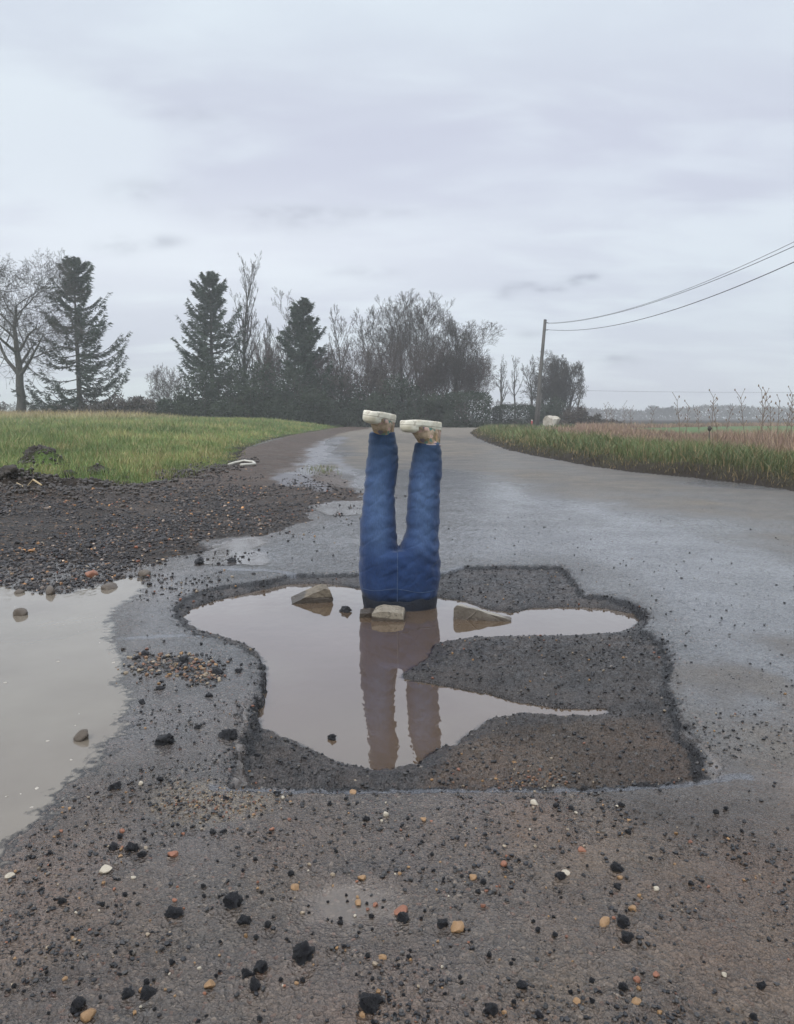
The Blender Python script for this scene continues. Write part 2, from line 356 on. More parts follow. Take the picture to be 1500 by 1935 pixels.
# gravel track / mud
M_track, nt, b = mat('track_material'); g = G(nt)
p = g.pos(); A = g.sep(g.attr('mask_a')); Bm = g.sep(g.attr('mask_b')); Cm = g.sep(g.attr('mask_c'))
n_mid = g.noise(p, 5, 5, .6); n_fine = g.noise(p, 45, 4, .65); vs = g.sep(g.vor(p, 60, col=True)); vd = g.vor(p, 60)
c = g.mix(g.rng(vs[0], 0, 1), (.020, .016, .014), (.070, .056, .047)); c = g.mix(g.rng(vs[1], .94, .97), c, (.22, .13, .07))
mud = g.mix(n_fine, (.085, .058, .043), (.17, .125, .095))
c = g.mix(g.math('MULTIPLY', A[1], g.rng(n_mid, .3, .6, .5, 1)), c, mud)
c = g.mix(g.math('MULTIPLY', Bm[2], .6), c, (.06, .052, .048)); c = g.mix(g.math('MULTIPLY', Cm[2], .85), c, (.25, .25, .265))  # last mix paints the far sky sheen into the track colour
nt.links.new(c, b.inputs['Base Color'])
r = g.math('MULTIPLY', g.rng(n_mid, .3, .7, .35, .6), g.math('SUBTRACT', 1.0, g.math('MULTIPLY', Bm[2], .85)))
nt.links.new(r, b.inputs['Roughness'])
hgt = g.math('MULTIPLY', g.math('ADD', vd, n_fine), g.math('SUBTRACT', 1.0, g.math('MULTIPLY', Bm[2], .93)))
nt.links.new(g.bump(hgt, 1.0, .03), b.inputs['Normal'])
nt.links.new(g.math('ADD', .18, g.math('MULTIPLY', Bm[2], .5)), b.inputs['Specular IOR Level'])

def soil_mat(name, c1, c2, c3, s=4, edge=(.026, .020, .015)):
    m, nt, b = mat(name); g = G(nt); p = g.pos()
    n1 = g.noise(p, s, 5, .6); n2 = g.noise(p, s*9, 4, .6)
    c = g.mix(g.rng(n1, .35, .65), c1, c2); c = g.mix(g.rng(n2, .4, .7), c, c3)
    A = g.sep(g.attr('mask_a')); c = g.mix(A[1], c, edge)
    nt.links.new(c, b.inputs['Base Color']); b.inputs['Roughness'].default_value = .85; b.inputs['Specular IOR Level'].default_value = .15
    nt.links.new(g.bump(n2, .8, .03), b.inputs['Normal']); return m
M_field = soil_mat('field_soil', (.07, .12, .028), (.11, .14, .04), (.05, .075, .025))
M_bank = soil_mat('bank_soil', (.055, .06, .028), (.08, .07, .035), (.035, .03, .02))
M_far = soil_mat('far_field', (.085, .15, .055), (.10, .15, .06), (.08, .11, .05), .3)

def water_mat(name, c1, c2, ior, clear, coat=0.0):
    m, nt, b = mat(name); g = G(nt); p = g.pos()
    n = g.noise(p, 2.2, 4, .5); nt.links.new(g.mix(g.rng(n, .35, .65), c1, c2), b.inputs['Base Color'])
    b.inputs['Roughness'].default_value = .015; b.inputs['IOR'].default_value = ior; b.inputs['Coat Weight'].default_value = coat; b.inputs['Coat Roughness'].default_value = .015; b.inputs['Coat IOR'].default_value = 1.5
    w = g.noise(g.scale(p, (1.0, .55, 1.0)), 26, 2, .5); w2 = g.noise(p, 5, 2, .5)
    nrm = g.bump(g.math('ADD', g.math('MULTIPLY', w, .45), w2), .07, .012); nt.links.new(nrm, b.inputs['Normal']); nt.links.new(nrm, b.inputs['Coat Normal'])
    # thin water over the bed near the shore: clear film with its own reflection
    tr = nt.nodes.new('ShaderNodeBsdfTransparent'); tr.inputs[0].default_value = (.62, .58, .54, 1)
    gl = nt.nodes.new('ShaderNodeBsdfGlossy'); gl.inputs['Roughness'].default_value = .03; nt.links.new(nrm, gl.inputs['Normal'])
    fr = nt.nodes.new('ShaderNodeFresnel'); fr.inputs[0].default_value = ior; nt.links.new(nrm, fr.inputs['Normal'])
    m1 = nt.nodes.new('ShaderNodeMixShader'); nt.links.new(fr.outputs[0], m1.inputs[0]); nt.links.new(tr.outputs[0], m1.inputs[1]); nt.links.new(gl.outputs[0], m1.inputs[2])
    d = g.sep(g.attr('depth'))[0]; op = g.rng(d, 0, clear, 0, 1, True)
    m2 = nt.nodes.new('ShaderNodeMixShader'); nt.links.new(op, m2.inputs[0]); nt.links.new(m1.outputs[0], m2.inputs[1]); nt.links.new(b.outputs[0], m2.inputs[2])
    nt.links.new(m2.outputs[0], nt.nodes['Material Output'].inputs['Surface']); return m
M_water = water_mat('muddy_water', (.094, .064, .040), (.110, .076, .050), 2.05, .014, .60)
M_water2 = water_mat('silty_water', (.150, .126, .098), (.185, .160, .126), 1.7, .0035)

def vcol_mat(name, rough=.7, bump=0, bscale=80, spec=.5, var=.5, sc_=40, transl=0):
    m, nt, b = mat(name); g = G(nt); c = g.attr('tint')
    p = g.obj(); n = g.noise(p, sc_, 3, .6)
    c = g.hsv(c, val=g.rng(n, .25, .75, 1-var, 1+var)); nt.links.new(c, b.inputs['Base Color'])
    b.inputs['Roughness'].default_value = rough; b.inputs['Specular IOR Level'].default_value = spec
    if bump: nt.links.new(g.bump(g.noise(p, bscale, 4, .65), .8, bump), b.inputs['Normal'])
    return m
M_grass = vcol_mat('grass_blades', .55, spec=.3, var=.15, sc_=3)
M_debris = vcol_mat('loose_stone', .42, .002, 250, var=.35, sc_=150)
M_gravel = vcol_mat('gravel_stone', .45, .004, 120, var=.3, sc_=60)

def plain(name, c1, c2, rough, scale=30, bump=.003, spec=.5):
    m, nt, b = mat(name); g = G(nt); p = g.obj(); n = g.noise(p, scale, 5, .65)
    nt.links.new(g.mix(g.rng(n, .3, .7), c1, c2), b.inputs['Base Color']); b.inputs['Roughness'].default_value = rough
    b.inputs['Specular IOR Level'].default_value = spec
    nt.links.new(g.bump(g.noise(p, scale*3, 4, .7), .9, bump), b.inputs['Normal']); return m
M_lump = plain('broken_tarmac', (.007, .007, .009), (.024, .024, .028), .34, 60, .004)
M_ochre = plain('ochre_stone', (.24, .13, .06), (.38, .24, .12), .4, 70, .001)
M_pale = plain('pale_stone', (.38, .32, .24), (.55, .50, .40), .4, 70, .001)
M_rust = plain('red_stone', (.20, .075, .04), (.33, .15, .09), .45, 70, .001)
M_brown = plain('wet_brown_stone', (.085, .065, .048), (.16, .13, .10), .35, 50, .003)
def slab_mat(name, c1, c2, wet, line):
    m, nt, b = mat(name); g = G(nt); p = g.obj(); n = g.noise(p, 22, 5, .7); n2 = g.noise(p, 60, 5, .75); n3 = g.noise(p, 9, 4, .6)
    c = g.mix(g.rng(n, .3, .7), c1, c2); c = g.mix(g.rng(n2, .52, .62, 0, .75), c, (.09, .075, .055)); 
    sx = nt.nodes.new('ShaderNodeSeparateXYZ'); nt.links.new(p, sx.inputs[0])
    w = g.rng(g.math('ADD', sx.outputs[2], g.math('MULTIPLY', g.math('SUBTRACT', n3, .5), .03)), line, line+.006, 1, 0)
    c = g.mix(w, c, wet); nt.links.new(c, b.inputs['Base Color']); nt.links.new(g.rng(w, 0, 1, .8, .35), b.inputs['Roughness'])
    nt.links.new(g.bump(g.math('ADD', n, n2), .9, .008), b.inputs['Normal']); return m
M_slab = slab_mat('broken_concrete', (.19, .16, .12), (.36, .32, .25), (.085, .066, .048), .022)
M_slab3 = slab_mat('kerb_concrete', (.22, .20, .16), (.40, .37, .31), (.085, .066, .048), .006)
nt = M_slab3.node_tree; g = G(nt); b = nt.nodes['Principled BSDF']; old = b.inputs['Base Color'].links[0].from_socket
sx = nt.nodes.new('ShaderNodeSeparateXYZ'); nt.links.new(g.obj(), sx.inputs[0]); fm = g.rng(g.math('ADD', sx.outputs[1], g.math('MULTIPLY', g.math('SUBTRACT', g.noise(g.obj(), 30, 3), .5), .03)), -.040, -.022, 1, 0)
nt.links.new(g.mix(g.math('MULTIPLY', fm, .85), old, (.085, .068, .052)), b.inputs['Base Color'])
M_slab2 = slab_mat('brown_brick_stone', (.11, .092, .065), (.24, .20, .15), (.06, .047, .035), .030)
M_bark = plain('bark', (.055, .052, .045), (.10, .095, .08), .9, 3, .02, .2)
M_twig = plain('twigs', (.055, .048, .042), (.085, .075, .066), .9, 1, .01, .2)
M_twig2 = plain('brown_twigs', (.075, .058, .052), (.105, .082, .074), .9, 1, .01, .2)
def leafy(name, c1, c2):
    m, nt, b = mat(name); g = G(nt); p = g.pos(); n = g.noise(p, .9, 4, .6); n2 = g.noise(p, 7, 3, .6)
    c = g.mix(g.rng(n, .35, .65), c1, c2); c = g.hsv(c, val=g.rng(n2, .3, .7, .7, 1.3))
    nt.links.new(c, b.inputs['Base Color']); b.inputs['Roughness'].default_value = .75; b.inputs['Specular IOR Level'].default_value = .25; return m
M_needle = leafy('conifer_needles', (.032, .052, .035), (.055, .078, .050))
M_ever = leafy('evergreen_leaves', (.024, .036, .022), (.045, .058, .036))
M_brush = leafy('brown_brushwood', (.060, .050, .042), (.095, .078, .064))
M_mud = plain('dark_mud', (.022, .017, .013), (.05, .04, .03), .75, 9, .02)
M_wood = plain('pole_wood', (.075, .07, .065), (.13, .12, .11), .8, 5, .01)
M_cable = plain('cable_black', (.03, .03, .035), (.05, .05, .055), .6, 5, .001)

# ------------------------------------------------------------------ the ground: one sheet, split by surface
uf = np.arange(-.56, .5601, .0018)
us = np.arange(.57, .96, .012)
U = np.concatenate([-us[::-1], uf, us])
ys = [0.5]
while ys[-1] < 900:
    y = ys[-1]; ys.append(y + (.0045 if y < 1.35 else (.0031*y if y < 9 else (.006*y if y < 20 else .03*y))))
Yr = np.array(ys)
X = (Yr[:, None]*U[None, :]).ravel(); Y = np.repeat(Yr, len(U))
f = fields(X, Y)
Z = f['z']
wn = fbm(X*1.4, Y*1.4, 201, 4); wn2 = fbm(X*.35, Y*.8, 203, 4)
near_w = lambda Pq, wd, mg=2.0: ss(wd, -wd, sdf(Pq, X, Y, mg) + wd*2.2*wn)
dry = ss(.6, -.6, sdf(DRY, X, Y, 3) + 2.2*wn2 + .8*wn)*(.75+.5*wn2)
tr = ss(-.10, .12, fbm(X*.8, Y*.25, 205, 4)); dry = np.clip(dry*(.85+.3*tr) + .9*near_w(DRY2, .2)*ss(-.12, .12, fbm(X*2.3, Y*1.2, 231, 5)), 0, 1)
dry = np.maximum(dry, ss(24, 40, Y)*.9)
mud = np.clip(np.maximum(near_w(MUD, .35)*(.75+1.2*fbm(X*3, Y*1.6, 211, 4)), near_w(MUD2, .05)*1.1), 0, 1)
mud = np.maximum(mud, .45*ss(2.1, 1.3, Y) + .35*ss(-.05, .2, wn)*ss(3, 2, Y))
mud = np.maximum(mud, ss(.5, .0, f['st'])*.25)
sand = near_w(SAND, .03)
broken = np.maximum(f['kb'], ss(.016, .010, f['sb'] + .03*fbm(X*34, Y*34, 243, 3))*.9)
broken = np.maximum(broken, ss(-.02, -.001, f['sp'])*0)
mask_a = np.stack([dry*(1-f['kb']), mud, f['seal']], 1); mask_b = np.stack([sand, broken, f['film']], 1)
DAMP = poly([(1180,1530),(1330,1500),(1480,1530),(1900,1560),(1900,1800),(1500,1790),(1350,1720),(1240,1640)])
rimn = fbm(X*16, Y*16, 221, 3)
rim = ss(.021, .014, np.abs(f['sb'] + .006) + .03*rimn)
damp = np.clip(near_w(DAMP, .12)*(.6+wn*2) + .6*ss(.06, .22, fbm(X*1.7, Y*1.1, 223, 5))*ss(6, 3, Y), 0, 1)
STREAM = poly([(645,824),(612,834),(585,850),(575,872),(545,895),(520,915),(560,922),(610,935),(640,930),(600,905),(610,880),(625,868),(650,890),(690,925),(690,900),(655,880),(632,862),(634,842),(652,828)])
far_sheen = ss(.12, -.12, sdf(STREAM, X, Y, 3) + .7*fbm(X*2.2, Y*.8, 225, 4) + .25*fbm(X*9, Y*4, 226, 3))  # mask for the sky sheen painted on the far wet strips
WETZ = poly([(250,1420),(214,1300),(216,1180),(300,1090),(420,1030),(600,990),(700,960),(850,890),(1000,930),(1180,970),(1500,1060),(1900,1200),(1500,1330),(1400,1420),(1345,1390),(1290,1290),(1262,1200),(1240,1130),(1100,1050),(700,1062),(400,1092),(330,1150),(360,1200),(480,1230),(500,1290),(470,1400),(440,1470),(330,1440)])
patch = ss(-.16, .10, fbm(X*1.9, Y*.9, 233, 5))
wet = (.35+.65*patch)*ss(.10, -.12, sdf(WETZ, X, Y, 2) + .35*fbm(X*2.6, Y*2.0, 227, 4))*(.75+.6*wn)
damp = damp*(1-.8*wet)
mask_c = np.stack([rim, damp, far_sheen], 1); mask_b = np.column_stack([mask_b, wet])
nr, nc = len(Yr), len(U)
idx = np.arange(nr*nc).reshape(nr, nc)
Q = np.stack([idx[:-1, :-1].ravel(), idx[:-1, 1:].ravel(), idx[1:, 1:].ravel(), idx[1:, :-1].ravel()], 1)
def fc(a): return a[Q].mean(1)
fl_, fr_, ft_, ff_ = fc(f['sl']), fc(f['sr']), fc(f['st']), fc(f['sf'])
fx, fy = fc(X), fc(Y)
k = np.zeros(len(Q), int)
k[(ft_ < 0) & (fy > 4.55 + .3*fbm(fx*3, fy*3, 241, 3))] = 1; k[fl_ < 0] = 2; k[fr_ < 0] = 3; k[ff_ < 0] = 4
k[(k == 3) & (fx > 5 + 0*fy) & (fc(sdf(R_, X, Y, 9.0)) < -6.5)] = 5
mt = mask_a.copy()
# brown mud on the far part of the track, soil at the edge of the grass
mt[:, 1] = np.clip(ss(6.5, 11, Y)*(.8+.6*wn) + .3*ss(0.0, .2, wn), 0, 1)
ms = mask_a.copy(); ms[:, 1] = np.maximum(ss(-.5, .1, f['sl'] + .9*wn), 0)
for (px, py, hx, hy) in ((82,895,.6,.7), (186,900,.35,.5), (20,935,1.5,1.1), (150,925,.8,.7), (370,900,1.0,.9)):
    cx, cy = at(px, py); ms[:, 1] = np.maximum(ms[:, 1], ss(.25, .55, np.exp(-((X-cx)/hx)**2-((Y-cy)/hy)**2) + .6*wn))
mb = mask_a.copy(); mb[:, 1] = ss(-.8, 0, f['sr'] + .5*wn)
soil_l = ms[:, 1].copy()
def sub(name, kk, m_, ma):
    q = Q[k == kk]; used, inv = np.unique(q.ravel(), return_inverse=True)
    o = mk(name, np.stack([X[used], Y[used], Z[used]], 1), inv.reshape(-1, 4), m_, cols={'mask_a': ma[used], 'mask_b': mask_b[used], 'mask_c': mask_c[used]})
    return tag(o, kind='structure')
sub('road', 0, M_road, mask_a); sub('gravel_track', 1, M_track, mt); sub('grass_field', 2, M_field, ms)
sub('verge', 3, M_bank, mb); sub('hedge_bank', 4, M_bank, mb); sub('far_field', 5, M_far, mask_a*0)
# outer land all round, below the sheet
g_ = 1500; gv = []
ring = [(-g_, -g_), (g_, -g_), (g_, g_), (-g_, g_)]
gp = mk('land', [(a, b_, -.16) for a, b_ in ring], [[0, 1, 2, 3]], M_far, smooth=False, cols={'mask_a': np.zeros((4, 3))}); tag(gp, kind='structure')

def offset_poly(P, d):
    n = len(P); out = []
    ar = sum(P[i][0]*P[(i+1) % n][1]-P[(i+1) % n][0]*P[i][1] for i in range(n))
    sgn = 1 if ar > 0 else -1
    for i in range(n):
        e1 = P[i]-P[i-1]; e2 = P[(i+1) % n]-P[i]; e1 = e1/np.linalg.norm(e1); e2 = e2/np.linalg.norm(e2)
        nn = np.array([e1[1]+e2[1], -e1[0]-e2[0]])*sgn; nn /= max(np.linalg.norm(nn), .2); out.append(P[i]+nn*d)
    return np.array(out)
import bmesh
def sheet(name, P, z, m_):
    ins = sdf(P, X, Y, .5) < 0; low = Z < z + .004
    q = Q[(ins & low)[Q].any(1) & ins[Q].all(1)]; used, inv = np.unique(q.ravel(), return_inverse=True)
    V = np.stack([X[used], Y[used], np.full(len(used), z)], 1); dp = np.clip(z - Z[used], 0, 1)
    return tag(mk(name, V, inv.reshape(-1, 4), m_, cols={'depth': np.stack([dp]*3, 1)}), kind='structure')
sheet('pothole_water', offset_poly(W_, .03), ZW, M_water)
sheet('puddle_water', offset_poly(P_, .14), ZP, M_water2)

# ------------------------------------------------------------------ stones
def ico(sub_):
    bm = bmesh.new(); bmesh.ops.create_icosphere(bm, subdivisions=sub_, radius=1)
    V = np.array([v.co[:] for v in bm.verts]); F = np.array([[v.index for v in fa.verts] for fa in bm.faces]); bm.free(); return V, F
IC = {i: ico(i) for i in (1, 2, 3, 4)}
def rock_v(seed, sub_=3, cuts=9, rough=.07, flat=.75, sharp=1.0, crag=False):
    rg = np.random.default_rng(seed); V, F = IC[sub_]; V = V.copy()
    for _ in range(cuts):
        n = rg.normal(size=3); n /= np.linalg.norm(n); d = rg.uniform(.45, .85)
        e = V@n - d; V = V - np.outer(np.clip(e, 0, None)*sharp, n)
    ph = rg.uniform(0, 9, 6)
    for fr, am in ((2.5, 1), (6, .6), (13, .4)):
        V = V + (rough*am*(np.sin(V[:, [1, 2, 0]]*fr+ph[:3])*np.cos(V[:, [2, 0, 1]]*fr*1.3+ph[3:])))
    if crag:
        q = fbm(V[:, 0]*3+V[:, 2]*2+seed, V[:, 1]*3-V[:, 2]*2, seed, 4)*.75 + fbm(V[:, 0]*9+V[:, 2]*7, V[:, 1]*9-V[:, 2]*5, seed+1, 2)*.22; V = V*(1+q[:, None])
    V = V*np.array([1, rg.uniform(.7, 1), flat]); V /= np.abs(V[:, :2]).max(); return V, F
PROTO = {}
def stone(name, kind, m_, px, py, w, label, cat, group=None, z=None, flat=.75, sink=.3, yaw=None, variants=8, aspect=1.0):
    key = (kind, random.randrange(variants), flat)
    if key not in PROTO:
        V, F = rock_v(sum(map(ord, kind))*31 + key[1]*101 + int(flat*100), 4 if kind == 'lump' else 3, 8 if kind != 'round' else 4, .09 if kind == 'lump' else .045, flat, .9 if kind == 'lump' else .75, kind == 'lump')
        me = bpy.data.meshes.new(name)
        me.from_pydata(V.tolist(), [], F.tolist()); me.materials.append(m_)
        if kind != 'ochre': me.polygons.foreach_set('use_smooth', [True]*len(F))
        PROTO[key] = me
    me = PROTO[key]
    base = at(px, py + w*.28, z or 0); d = base[1]*CP + CH*SP
    s = w*d/FPX/2*(.86 if kind == 'ochre' else 1.05)
    zz = z if z is not None else float(height([base[0]], [base[1]])[0])
    o = bpy.data.objects.new(name, me); COL.objects.link(o)
    o.location = (base[0], base[1], zz + s*flat*(1-sink*1.6)*.6); o.scale = (s, s*aspect, s)
    o.rotation_euler = (random.uniform(-.3, .3), random.uniform(-.3, .3), random.uniform(0, 6.28) if yaw is None else yaw)
    if me.materials[0] is not m_:
        o.data = me.copy(); o.data.materials[0] = m_
    return tag(o, label, cat, group)
random.seed(4)
GL = 'black tarmac crumbs scattered over the foreground'
for px, py, w, lab in (
    (572,1795,52,'largest rounded black tarmac lump in the muddy foreground'), (430,1381,44,'glossy black tarmac lump at the left rim of the pothole'),
    (313,1388,44,'flat topped black tarmac lump on wet tarmac left of the glossy lump'), (329,1718,34,'black double lump of tarmac in the left foreground'),
    (437,1698,42,'jagged black tarmac lump with a small slab just below it'), (463,1735,30,'small dark slab of tarmac just below the jagged lump'),
    (281,1868,34,'squarish black tarmac lump touching an orange pebble near the bottom'), (147,1893,38,'black tarmac lump behind the big orange stone at the bottom left'),
    (490,1822,40,'black tarmac lump heading a tight cluster in the foreground'), (466,1832,26,'left lump of the tight black cluster in the foreground'), (483,1853,34,'lowest lump of the tight black cluster in the foreground'),
    (695,1887,54,'wide black tarmac lump at the bottom centre above an orange pebble'), (240,1872,30,'dull grey lump left of the squarish black lump'),
    (117,1695,20,'small black lump alone in the lower left'), (266,1610,22,'black lump beside the left foreground orange stone'), (213,1594,24,'black lump in a short row near the edge of the silty puddle'), (250,1596,28,'flat black lump second in the row near the silty puddle'),
    (1165,1635,30,'jagged black tarmac lump right of the pale pebble pair'), (1165,1672,18,'round black lump below the jagged one on the right'),
    (1060,1652,26,'long black sliver of tarmac under a yellow pebble'), (925,1902,40,'black heap of tarmac and soil at the bottom right of centre'), (1018,1917,20,'black lump at the bottom edge right of centre'),
    (1178,1858,26,'black lump between orange pebbles at the lower right'), (1440,1858,22,'lone black lump in the lower right corner'), (987,1860,24,'flat black lump near the bottom right of centre'),
    (1175,1735,34,'dark grey slab beside the long orange stone'), (1183,1765,30,'dark grey slab below the long orange stone'), (838,1741,26,'black sliver touching the flat orange stone'), (760,1728,28,'black soil lump under the flat brown stone'),
    (376,1056,26,'black lump on the wet tarmac beyond the pothole, left of the legs'), (437,1055,20,'small black lump right of the one beyond the pothole'),
    (652,1149,24,'knobbly black lump in the water between wedge stone and legs'), (626,1391,20,'small black lump poking from the water left of the reflected legs'),
    (347,1243,24,'black lump on the heap of orange crumbs'), (411,1266,22,'black lump at the right end of the orange crumbs'), (451,1265,16,'lone black lump near the pothole rim right of the crumbs'), (396,1309,18,'black lump on wet tarmac below the orange crumbs'),
    (268,1320,16,'black lump by the puddle edge below the crumbs'), (303,1293,18,'black lump just below the left end of the crumbs'), (486,1407,20,'black lump beside the wet strip at the pothole corner'),
    (374,1371,15,'small black lump between the two big wet lumps'), (274,1228,18,'black lump on the upper left of the crumb heap'), (257,1237,16,'leftmost black lump above the crumbs'),
    (218,1476,28,'black lump cluster head near the lower puddle edge'), (303,1468,16,'black lump above the sandy patch'), (524,1496,16,'black lump on the filled saw cut'), (693,1547,16,'small black lump in front of the saw cut'), (423,1568,15,'small black lump below the sandy patch'),
    (1050,1520,16,'black lump right of the yellow pebble by the saw cut'), (1174,1519,14,'small black lump under the right part of the saw cut')):
    zz = None
    if 'in the water' in lab or 'poking from' in lab: zz = ZW
    stone('tarmac_lump', 'lump', M_lump, px, py, w, lab, 'tarmac lump', z=zz, flat=.75, sink=.30)
for px, py, w, lab, mm, fl in (
    (165,1916,40,'largest orange stone, at the bottom left corner',M_ochre,.7), (396,1858,26,'oval orange pebble right of the squarish black lump',M_ochre,.6), (267,1866,16,'orange pebble pinned beside the squarish black lump',M_ochre,.8),
    (327,1610,26,'pinkish orange stone alone below the sandy patch',M_rust,.7), (200,1633,32,'long tan stone lying aslant in the left foreground',M_pale,.5), (18,1642,22,'tan pebble at the edge of the silty puddle',M_pale,.5),
    (265,1476,14,'round cream pebble left of the sandy patch',M_pale,.8), (759,1713,38,'flat brown stone resting on black soil in the centre foreground',M_rust,.45), (864,1748,34,'flat orange stone with a black sliver at its left',M_ochre,.6),
    (1143,1735,34,'long bright orange stone right of centre',M_ochre,.5), (1194,1714,20,'orange pebble just above the long orange stone',M_ochre,.7), (1069,1646,18,'yellow pebble on the long black sliver',M_pale,.6),
    (1010,1514,24,'yellow cream pebble just below the saw cut',M_pale,.6), (668,1490,18,'orange pebble lying on the saw cut',M_ochre,.6), (730,1538,14,'tan pebble left of centre below the saw cut',M_pale,.7),
    (800,1549,16,'orange pebble with a dark crumb below the saw cut',M_ochre,.7), (951,1630,20,'square brown pebble in the middle foreground',M_rust,.7), (893,1655,20,'pale orange pebble beside black crumbs',M_ochre,.6),
    (684,1656,20,'orange pebble right of a black crumb',M_ochre,.7), (558,1672,22,'tan pebble above the muddy flat',M_ochre,.6), (677,1701,24,'tan pebble on the muddy flat',M_ochre,.5), (1100,1602,20,'pink pebble at the right foreground',M_rust,.6),
    (1203,1848,20,'red orange pebble beside a dark lump at the lower right',M_rust,.7), (1240,1839,17,'smaller red pebble right of the red orange one',M_rust,.7), (1202,1886,24,'orange pebble under the pebble pair at the lower right',M_ochre,.5),
    (1090,1888,18,'tan pebble left of the lower right pebbles',M_ochre,.6), (685,1912,18,'orange pebble below the wide black lump',M_ochre,.7), (723,1805,20,'orange fleck stone in the centre foreground',M_ochre,.6), (952,1912,14,'rusty pebble stuck to the black heap',M_ochre,.7),
    (1368,1839,15,'tan pebble at the far right foreground',M_pale,.8), (1239,1678,16,'pale pebble with a white face at the right',M_pale,.7), (1171,1655,14,'orange pebble above the round black lump',M_ochre,.7), (122,1845,14,'small orange pebble in the lower left',M_ochre,.7)):
    stone('pebble', 'ochre', mm, px, py, w, lab, 'pebble', flat=fl, sink=.2)
for px, py, w, lab, zz, mm, fl in (
    (156,1387,32,'brown stone standing in the silty puddle',ZP,M_brown,.8), (38,1155,26,'round brown stone in the upper left of the silty puddle',ZP,M_brown,.7),
    (97,1110,28,'grey stone at the gravelly shore of the silty puddle',None,M_brown,.8), (205,1098,36,'flat dark stone at the puddle shore',None,M_brown,.6), (273,1078,24,'brown stone at the right tip of the gravel shore',None,M_brown,.8),
    (172,1082,26,'orange brown stone on the gravel shore',None,M_rust,.7), (37,1111,20,'dark stone at the far left of the gravel shore',None,M_brown,.8)):
    stone('stone', 'slab', mm, px, py, w, lab, 'stone', z=zz, flat=fl, sink=.25)
# smaller countable ones: the 180 next largest crumbs and 70 pebbles
rs = np.random.default_rng(8)
def scatter_px(n, y0=1500, y1=1930, power=1.0):
    out = []
    while len(out) < n:
        px = rs.uniform(0, 1500); py = y0 + (y1-y0)*rs.random()**power
        if px < 1000 - 0 or rs.random() < .45:
            x_, y_ = at(px, py)
            if sdf(P_, np.array([x_]), np.array([y_]), .3)[0] > .02: out.append((px, py))
    return out
for px, py in scatter_px(190):
    w = rs.choice([8, 10, 12, 15, 19], p=[.3, .3, .2, .13, .07])*(.6+.4*(py-1400)/500)
    stone('tarmac_crumb', 'lump', M_lump, px, py, w, 'small black tarmac crumb lying on the muddy foreground', 'tarmac crumb', GL, flat=.8, sink=.2)
for px, py in scatter_px(90):
    w = rs.choice([6, 8, 10, 13], p=[.4, .3, .2, .1])
    stone('small_pebble', 'ochre', [M_ochre, M_rust, M_pale][rs.choice(3, p=[.45, .3, .25])], px, py, w, 'tiny orange or tan pebble lying on the muddy foreground', 'pebble', 'tiny pebbles on the foreground', flat=.7, sink=.2)

def loose(name, pts, sizes, colors, m_, sub_=1, label=None, cat=None, flat=.7, lift=.15):
    n = len(pts); V0, F0 = IC[sub_]; nv = len(V0); rg = np.random.default_rng(len(pts))
    V = V0[None]*(1 + rg.uniform(-.28, .28, (n, nv, 1)))
    sc3 = np.stack([np.ones(n), rg.uniform(.6, 1, n), rg.uniform(.45, .9, n)*flat/.7], 1)*sizes[:, None]/2
    V = V*sc3[:, None, :]
    a = rg.uniform(0, 6.28, n); t = rg.uniform(-.4, .4, n)
    ca, sa, ct, st_ = np.cos(a)[:, None], np.sin(a)[:, None], np.cos(t)[:, None], np.sin(t)[:, None]
    x, y, z = V[..., 0], V[..., 1], V[..., 2]
    y, z = y*ct - z*st_, y*st_ + z*ct
    x, y = x*ca - y*sa, x*sa + y*ca
    V = np.stack([x + pts[:, 0:1], y + pts[:, 1:2], z + pts[:, 2:3] + sizes[:, None]*lift], -1).reshape(-1, 3)
    F = (F0[None] + (np.arange(n)*nv)[:, None, None]).reshape(-1, 3)
    return tag(mk(name, V, F, m_, smooth=False, cols={'tint': np.repeat(colors, nv, 0)}), label, cat, kind='stuff')
def palette(n, rg, dark=.75):
    P = np.array([(.020, .020, .023), (.045, .043, .043), (.085, .08, .075), (.16, .14, .12), (.30, .17, .07), (.34, .27, .19), (.20, .085, .05)])
    if dark == np.inf: return P[rg.choice(7, n, p=[.56, .26, .09, .04, .02, .015, .015])]*rg.uniform(.75, 1.25, (n, 1))
    pr = np.array([.40, .25, .15, .06, .06, .04, .04]) if dark > .7 else np.array([.18, .25, .27, .16, .05, .06, .03])
    return P[rg.choice(7, n, p=pr/pr.sum())]*rg.uniform(.75, 1.25, (n, 1))
# gravel on the shoulder
rg = np.random.default_rng(21); n = 150000
yy = np.exp(rg.uniform(math.log(3.6), math.log(14), n)); xx = yy*rg.uniform(-.75, -.0, n)
ff = fields(xx, yy, False)
dens = ss(.05, -.35, ff['st'])*ss(-.08, .05, ff['sp'])*ss(-.4, .2, ff['sl'])*(1-.92*ff['film'])*ss(13, 6, yy)*ss(-.16, .12, fbm(xx*1.8, yy*1.1, 301, 4)+.05)*(.35+.65*ss(-.1, .1, fbm(xx*9, yy*6, 305, 3)))
keep = rg.random(n) < dens*1.0
xx, yy = xx[keep], yy[keep]; zz = height(xx, yy); n = len(xx)
sz = .006 + .022*rg.random(n)**3.5; sz[rg.random(n) < .02] *= 1.9
loose('gravel', np.stack([xx, yy, zz], 1), sz*(.8+.06*yy), palette(n, rg, np.inf)*np.array([.95, .83, .76])*(1+.9*(rg.random((n, 1)) < .12)), M_gravel, 1, 'wet dark gravel spread over the shoulder left of the pothole', 'gravel')
